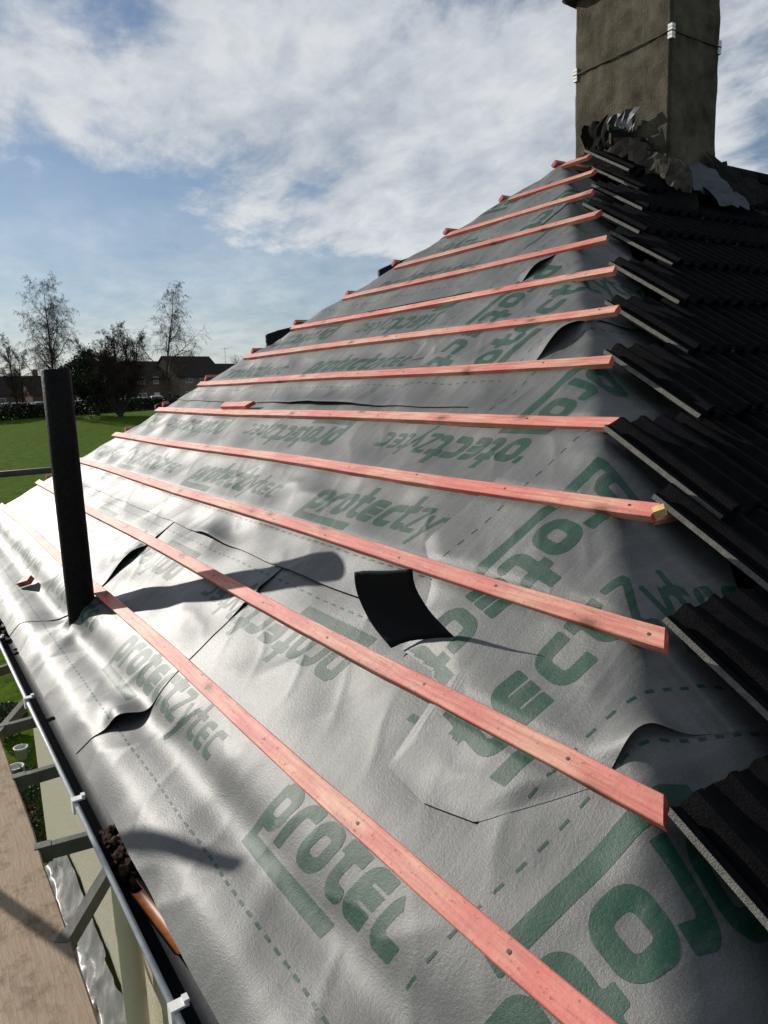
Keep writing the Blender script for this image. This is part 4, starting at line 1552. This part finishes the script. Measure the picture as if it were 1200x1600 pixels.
# camera-facing offsets are real positions beyond the field
tn += tree('birch_tree', AT((-0.9837, 0.1798), 84), [((-0.05, -0.14, 1), 12.2, 0.18)], 'tall bare birch with drooping twigs behind the top of the vent pipe', TG, 24, 4, 0.42, 0.75, (3, 3, 2, 2), M_BIRCH, 0.10)
tn += tree('bare_tree', AT((-0.9695, 0.2450), 78), [((0.10, 0.62, 1), 8.0, 0.20), ((-0.1, -0.1, 1), 8.2, 0.22), ((0.1, 0.22, 1), 8.2, 0.18), ((0.3, -0.45, 1), 7.8, 0.20), ((-0.2, -0.8, 1), 7.8, 0.18), ((0.1, 0.95, 1), 7.2, 0.16)],
           'broad bare spreading tree with several stems at the field edge', TG, 37, 4, 0.02, 0.85, (1, 3, 3, 2), M_BARK, 0.16)
tn += tree('birch_tree', AT((-0.9532, 0.3024), 97), [((0, -0.06, 1), 14.0, 0.19)], 'tall bare birch standing before the dark house roofs', TG, 45, 4, 0.42, 0.72, (2, 3, 2, 2), M_BIRCH, 0.10)
tn += tree('bare_tree', AT((-0.9909, 0.1345), 86), [((0, -0.3, 1), 7.4, 0.14), ((0.1, 0.25, 1), 6.5, 0.12)], 'small bare tree at the left edge before low roofs', TG, 57, 4, 0.0, 0.7, (1, 3, 3, 2), M_BARK, 0.14)
tn += tree('bare_tree', AT((-0.922, 0.388), 210), [((0, 0, 1), 10.5, 0.2), ((0, 0.3, 1), 9.5, 0.2)], 'far small bare tree above the rightmost dark roof', TG, 61, 3, 0.0, 0.6, (2, 3, 3), M_BARK, 0.14)


def evergreen(loc, rx, rz, zc_e, n_, label, seed):
    e = empty('evergreen_tree', loc, label, 'tree')
    r = random.Random(seed)
    mb_ = MB()
    mb_.tube([loc, Vector(loc) + Vector((0, 0, zc_e))], [0.25, 0.12], 8)
    for k in range(14):
        d = Vector((r.gauss(0, 1), r.gauss(0, 1), r.gauss(0.3, 0.6))).normalized()
        simple_tube(mb_, Vector(loc) + Vector((0, 0, zc_e * 0.6)), Vector(loc) + Vector((0, 0, zc_e)) + Vector((d.x * rx, d.y * rx, d.z * rz)) * 0.8, 0.07, 0.02, 4)
    link('trunk', mb_.mesh('trunk'), M_BARK, e)
    vs2 = []; fs2 = []
    cl = []
    for k in range(90):
        d = Vector((r.gauss(0, 1), r.gauss(0, 1), r.gauss(0, 1))).normalized()
        cl.append((Vector((d.x * rx, d.y * rx, d.z * rz)) * r.uniform(0.55, 0.98), r.uniform(0.35, 0.75)))
    for k in range(n_):
        c0, cr = cl[r.randrange(len(cl))]
        c = Vector(loc) + Vector((0, 0, zc_e)) + c0 + Vector((r.gauss(0, 1), r.gauss(0, 1), r.gauss(0, 1))) * cr * 0.45
        a = Vector((r.gauss(0, 1), r.gauss(0, 1), r.gauss(0, 1))).normalized() * r.uniform(0.08, 0.16)
        b = a.cross(Vector((r.gauss(0, 1), r.gauss(0, 1), r.gauss(0, 1)))).normalized() * 0.07
        o_ = len(vs2)
        vs2 += [c - a, c + b, c + a, c - b]
        fs2.append((o_, o_ + 1, o_ + 2, o_ + 3))
    link('crown', pmesh('crown', vs2, fs2), M_EVER, e)


M_EVER = mat('evergreen_leaf', (0.016, 0.024, 0.009), 0.7, 0.25, vscale=0.8, color2=(0.034, 0.046, 0.016))
evergreen(AT((-0.9757, 0.2192), 80), 3.3, 2.6, 3.6, 14000, 'dense dark round evergreen in front of the broad bare tree', 3)

# hedge
M_HEDGE = mat('dark_hedge', (0.012, 0.015, 0.008), 0.8, 0.2, vscale=1.5, color2=(0.030, 0.036, 0.016))
h0 = AT((-0.9992, 0.04), 74); h1 = AT((-0.9938, 0.1114), 78); h2 = AT((-0.9641, 0.2655), 95); h3 = AT((-0.93, 0.367), 112)
r = random.Random(11)
vs2 = []; fs2 = []
for (a, b) in ((h0, h1), (h1, h2), (h2, h3)):
    L = (b - a).length
    for k in range(int(L * 330)):
        u_ = r.random()
        base_ = a.lerp(b, u_)
        wob = 0.12 * math.sin(u_ * L * 0.9) + 0.08 * math.sin(u_ * L * 2.3)
        zz = r.random() * (1.42 + wob)
        c = base_ + Vector((r.gauss(0, 0.33), r.gauss(0, 0.25), zz))
        c.z = ground_z(c.x) + zz
        aa = Vector((r.gauss(0, 1), r.gauss(0, 1), r.gauss(0, 1))).normalized() * r.uniform(0.10, 0.2)
        bb = aa.cross(Vector((r.gauss(0, 1), r.gauss(0, 1), r.gauss(0, 1)))).normalized() * 0.08
        o_ = len(vs2)
        vs2 += [c - aa, c + bb, c + aa, c - bb]
        fs2.append((o_, o_ + 1, o_ + 2, o_ + 3))
link('hedge', pmesh('hedge', vs2, fs2), M_HEDGE, None, 'long low dark hedge along the far edge of the field', 'hedge')

# houses beyond the road
M_BRICK = mat('brown_brick', (0.13, 0.085, 0.06), 0.9, 0.1, var=0.25, vscale=4)
M_BRICK2 = mat('buff_brick', (0.20, 0.15, 0.11), 0.9, 0.1, var=0.2, vscale=4)
M_ROOF = mat('dark_roof_tiles', (0.040, 0.032, 0.028), 0.9, 0.1, var=0.25, vscale=3)
M_GLASS = mat('window_glass', (0.03, 0.035, 0.04), 0.12, 0.6)
M_FRAME = mat('white_window_frame', (0.65, 0.65, 0.63), 0.5, 0.3)


def far_house(c, yaw, w, dpt, eave, ridge, wallm, label, wins, chimney=True, gable_front=False):
    """w along local x (ridge), faces local -y; c on the ground"""
    e = empty('brick_house', c, label, 'house', 'houses beyond the field')
    M_ = Matrix.Translation(c) @ Matrix.Rotation(yaw, 4, 'Z')
    hw, hd = w / 2, dpt / 2
    v_ = [(-hw, -hd, 0), (hw, -hd, 0), (hw, hd, 0), (-hw, hd, 0), (-hw, -hd, eave), (hw, -hd, eave), (hw, hd, eave), (-hw, hd, eave), (-hw, 0, ridge - 0.12), (hw, 0, ridge - 0.12)]
    link('wall', pmesh('wall', [M_ @ Vector(p) for p in v_], [(0, 1, 5, 4), (1, 2, 6, 9, 5), (2, 3, 7, 6), (3, 0, 4, 8, 7)]), wallm, e)
    ov = 0.3
    sl = (ridge - eave) / hd
    mb_ = MB()
    for sg in (-1, 1):
        y_e = sg * (hd + ov); z_e = eave - sl * ov
        top = [(-hw - ov, y_e, z_e), (hw + ov, y_e, z_e), (hw + ov, 0, ridge), (-hw - ov, 0, ridge)]
        bot = [(x, y, z - 0.12) for x, y, z in top]
        mb_.add([M_ @ Vector(p) for p in top + bot], [(0, 1, 2, 3), (7, 6, 5, 4), (0, 4, 5, 1), (1, 5, 6, 2), (3, 7, 4, 0)])
    rf = link('roof', mb_.mesh('roof'), M_ROOF, e)
    if chimney:
        mb_ = MB(); mb_.box(hw * 0.5, hw * 0.5 + 0.7, -0.3, 0.3, ridge - 0.6, ridge + 0.9, 0, M_)
        link('chimney', mb_.mesh('chimney'), wallm, rf)
    for (face, a, z, ww, hh_) in wins:
        mb_ = MB(); mp2_ = MB()
        if face == 'f':
            mb_.box(a - ww / 2, a + ww / 2, -hd - 0.05, -hd - 0.003, z, z + hh_, 0, M_)
            nn = 2
            for q in range(nn):
                x0_ = a - ww / 2 + 0.07 + q * (ww - 0.07) / nn
                mp2_.box(x0_, x0_ + (ww - 0.07) / nn - 0.07, -hd - 0.062, -hd - 0.052, z + 0.07, z + hh_ - 0.07, 0, M_)
        else:
            mb_.box(hw + 0.003, hw + 0.05, a - ww / 2, a + ww / 2, z, z + hh_, 0, M_)
            for q in range(2):
                x0_ = a - ww / 2 + 0.07 + q * (ww - 0.07) / 2
                mp2_.box(hw + 0.052, hw + 0.062, x0_, x0_ + (ww - 0.07) / 2 - 0.07, z + 0.07, z + hh_ - 0.07, 0, M_)
        wo_ = link('window', mb_.mesh('window'), M_FRAME, e)
        link('pane', mp2_.mesh('pane'), M_GLASS, wo_)
    mb_ = MB(); mb_.box(-0.5, 0.45, -hd - 0.06, -hd - 0.004, 0.02, 2.1, 0, M_)
    dr = link('door', mb_.mesh('door'), M_FRAME, e)
    mb_ = MB(); mb_.box(0.30, 0.36, -hd - 0.11, -hd - 0.062, 1.0, 1.12, 0, M_)
    link('handle', mb_.mesh('handle'), M_STEEL, dr)
    return e


FW = [('f', -2.6, 0.9, 1.6, 1.2), ('f', 2.6, 0.9, 1.6, 1.2), ('f', -2.6, 3.4, 1.5, 1.1), ('f', 2.6, 3.4, 1.5, 1.1), ('f', 0.0, 3.4, 0.9, 1.1)]
SW = [('s', 1.4, 3.3, 1.0, 1.1), ('s', -1.6, 0.9, 1.2, 1.2)]
# local -y should face the camera side (+X world): yaw 90 deg
F90 = math.radians(90)
far_house(AT((-0.945, 0.327), 126), F90 + 0.35, 9.0, 7.0, 4.6, 7.7, M_BRICK2, 'two storey house with dark roof, its buff gable wall seen at the right', FW + SW, False)
far_house(AT((-0.9615, 0.275), 124), F90 + 0.28, 15.0, 7.0, 4.4, 7.0, M_BRICK, 'long dark roofed house behind the right hand birch', FW + [('f', -5.5, 0.9, 1.5, 1.2), ('f', 5.5, 3.4, 1.4, 1.1)], False)
far_house(AT((-0.925, 0.380), 150), F90 + 0.35, 9.0, 8.0, 4.0, 7.1, M_BRICK2, 'dark gabled house mostly hidden by the roof edge at the right', FW, False)
far_house(AT((-0.982, 0.190), 118), F90 + 0.2, 13.0, 7.0, 2.6, 5.0, M_BRICK, 'low dark bungalow behind the vent pipe', [('f', -3.4, 0.9, 1.8, 1.2), ('f', 3.0, 0.9, 1.8, 1.2)], False)
far_house(AT((-0.9905, 0.130), 122), F90 + 0.12, 11.0, 7.0, 2.7, 5.2, M_BRICK2, 'low bungalow at the left edge beyond the parked cars', [('f', -3.0, 0.9, 1.8, 1.2), ('f', 3.0, 0.9, 1.8, 1.2)], True)
far_house(AT((-0.9745, 0.222), 121), F90 + 0.25, 10.0, 7.0, 2.6, 4.9, M_BRICK2, 'low house hidden behind the dark evergreen', [('f', -3.0, 0.9, 1.8, 1.2), ('f', 3.2, 0.9, 1.8, 1.2)], False)
far_house(AT((-0.9999, 0.02), 130), F90, 12.0, 7.0, 4.2, 7.0, M_BRICK, 'two storey house beyond the left edge of the field', FW, True)
# aerial on the gabled roof
mb = MB()
ap = AT((-0.9277, 0.3732), 135); 
mb.tube([ap + Vector((0, 0, 4.5)), ap + Vector((0, 0, 9.4))], 0.03, 6)
mb.tube([ap + Vector((0, -0.7, 9.1)), ap + Vector((0, 0.7, 9.25))], 0.025, 5)
for k in range(6):
    yy = -0.65 + 0.25 * k
    mb.tube([ap + Vector((-0.3, yy, 9.12 + 0.1 * k / 6)), ap + Vector((0.3, yy, 9.12 + 0.1 * k / 6))], 0.012, 4)
link('television_aerial', mb.mesh('television_aerial'), M_STEEL, None, 'thin television aerial mast above the dark gabled roofs', 'aerial')

# parked cars


def car_parts(paint):
    """hatchback along local y, 4.1 long"""
    sec = [(-2.05, 0.35, 0.62), (-2.0, 0.30, 0.86), (-1.75, 0.26, 0.95), (-1.0, 0.24, 1.02), (-0.35, 0.24, 1.42), (0.3, 0.24, 1.47), (1.1, 0.24, 1.44), (1.75, 0.26, 1.08), (2.0, 0.30, 0.98), (2.05, 0.36, 0.6)]
    vs3 = []; fs3 = []
    for (y, z0_, z1_) in sec:
        w = 0.80 if abs(y) > 1.9 else 0.87
        mid = min(0.92, (z0_ + z1_) / 2 + 0.15)
        wt_ = w * (0.76 if z1_ > 1.2 else 0.93)
        vs3 += [(-w * 0.95, y, z0_), (-w, y, mid), (-wt_, y, z1_ - 0.05), (-wt_ * 0.85, y, z1_), (wt_ * 0.85, y, z1_), (wt_, y, z1_ - 0.05), (w, y, mid), (w * 0.95, y, z0_)]
    for i in range(len(sec) - 1):
        for k in range(7):
            fs3.append((i * 8 + k, (i + 1) * 8 + k, (i + 1) * 8 + k + 1, i * 8 + k + 1))
        fs3.append((i * 8 + 7, (i + 1) * 8 + 7, (i + 1) * 8, i * 8))
    fs3.append(tuple(range(8))); fs3.append(tuple(range((len(sec) - 1) * 8, len(sec) * 8))[::-1])
    body = pmesh('body', vs3, fs3)
    gl = MB()
    for sx in (-1, 1):
        pts = [(sx * 0.800, -0.75, 1.0), (sx * 0.715, -0.30, 1.34), (sx * 0.710, 1.0, 1.36), (sx * 0.80, 1.5, 1.04)]
        pts = [(p[0] + sx * 0.03, p[1], p[2]) for p in pts]
        gl.add(pts, [(0, 1, 2, 3)] if sx < 0 else [(3, 2, 1, 0)])
    gl.add([(-0.68, -0.98, 1.06), (0.68, -0.98, 1.06), (0.58, -0.40, 1.42), (-0.58, -0.40, 1.42)], [(0, 1, 2, 3)])
    gl.add([(-0.62, 1.72, 1.14), (0.62, 1.72, 1.14), (0.55, 1.16, 1.44), (-0.55, 1.16, 1.44)], [(3, 2, 1, 0)])
    wh = MB()
    wh.tube([(-0.09, 0, 0), (0.09, 0, 0)], 0.31, 16)
    lamp = MB(); lamp.box(-0.14, 0.14, -0.03, 0.03, -0.06, 0.06)
    return body, gl.mesh('side_windows'), wh.mesh('wheel'), lamp.mesh('lamp')


M_TYRE = mat('tyre_rubber', (0.02, 0.02, 0.02), 0.85, 0.2)
M_LAMP = mat('lamp_lens', (0.5, 0.5, 0.48), 0.2, 0.5)
BODY, SIDEG, WHEEL, LAMP = car_parts(None)
PAINTS = {'white': (0.70, 0.70, 0.70), 'silver': (0.45, 0.46, 0.47), 'dark blue': (0.02, 0.03, 0.07), 'grey': (0.16, 0.165, 0.17)}
PM = {k: mat('car_paint_' + k.replace(' ', '_'), v_, 0.25, 0.6) for k, v_ in PAINTS.items()}


def car(az, D, yaw, colr, label, sc=1.0):
    loc = AT(az, D); loc.z += 0.035
    e = empty('parked_car', loc, label, 'car', 'cars parked behind the hedge')
    e.rotation_euler = (0, 0, yaw)
    e.scale = (sc, sc, sc)
    for nm, me_, mt_, ps in (('body', BODY, PM[colr], [(0, 0, 0)]), ('window_glass', SIDEG, M_GLASS, [(0, 0, 0)]),
                             ('wheel', WHEEL, M_TYRE, [(-0.78, -1.28, 0.31), (0.78, -1.28, 0.31), (-0.78, 1.28, 0.31), (0.78, 1.28, 0.31)]),
                             ('headlight', LAMP, M_LAMP, [(-0.58, -2.02, 0.72), (0.58, -2.02, 0.72)])):
        for p in ps:
            o = bpy.data.objects.new(nm, me_); COL.objects.link(o)
            if not me_.materials:
                me_.materials.append(None)
            o.parent = e; o.location = p
            o.material_slots[0].link = 'OBJECT'
            o.material_slots[0].material = mt_
    return e


car((-0.9928, 0.1202), 101, 0.15, 'white', 'white car roof showing over the hedge at the left edge')
car((-0.9913, 0.1335), 103, 0.9, 'grey', 'grey car behind the hedge, second from the left edge')
car((-0.9880, 0.1530), 101, 0.2, 'silver', 'silver car just left of the vent pipe behind the hedge')
car((-0.9795, 0.2020), 103, 0.3, 'white', 'white car roof between the vent pipe and the broad tree')
car((-0.9700, 0.2420), 104, 0.3, 'silver', 'silver car behind the stems of the broad bare tree')
car((-0.9640, 0.2660), 104, 0.3, 'white', 'white car right of the broad bare tree', 1.05)
car((-0.9572, 0.2890), 106, 1.4, 'white', 'white car nearest the roof edge behind the hedge', 1.1)

print('tiles', tcount, 'tree faces', tn, 'objects', len(bpy.data.objects))
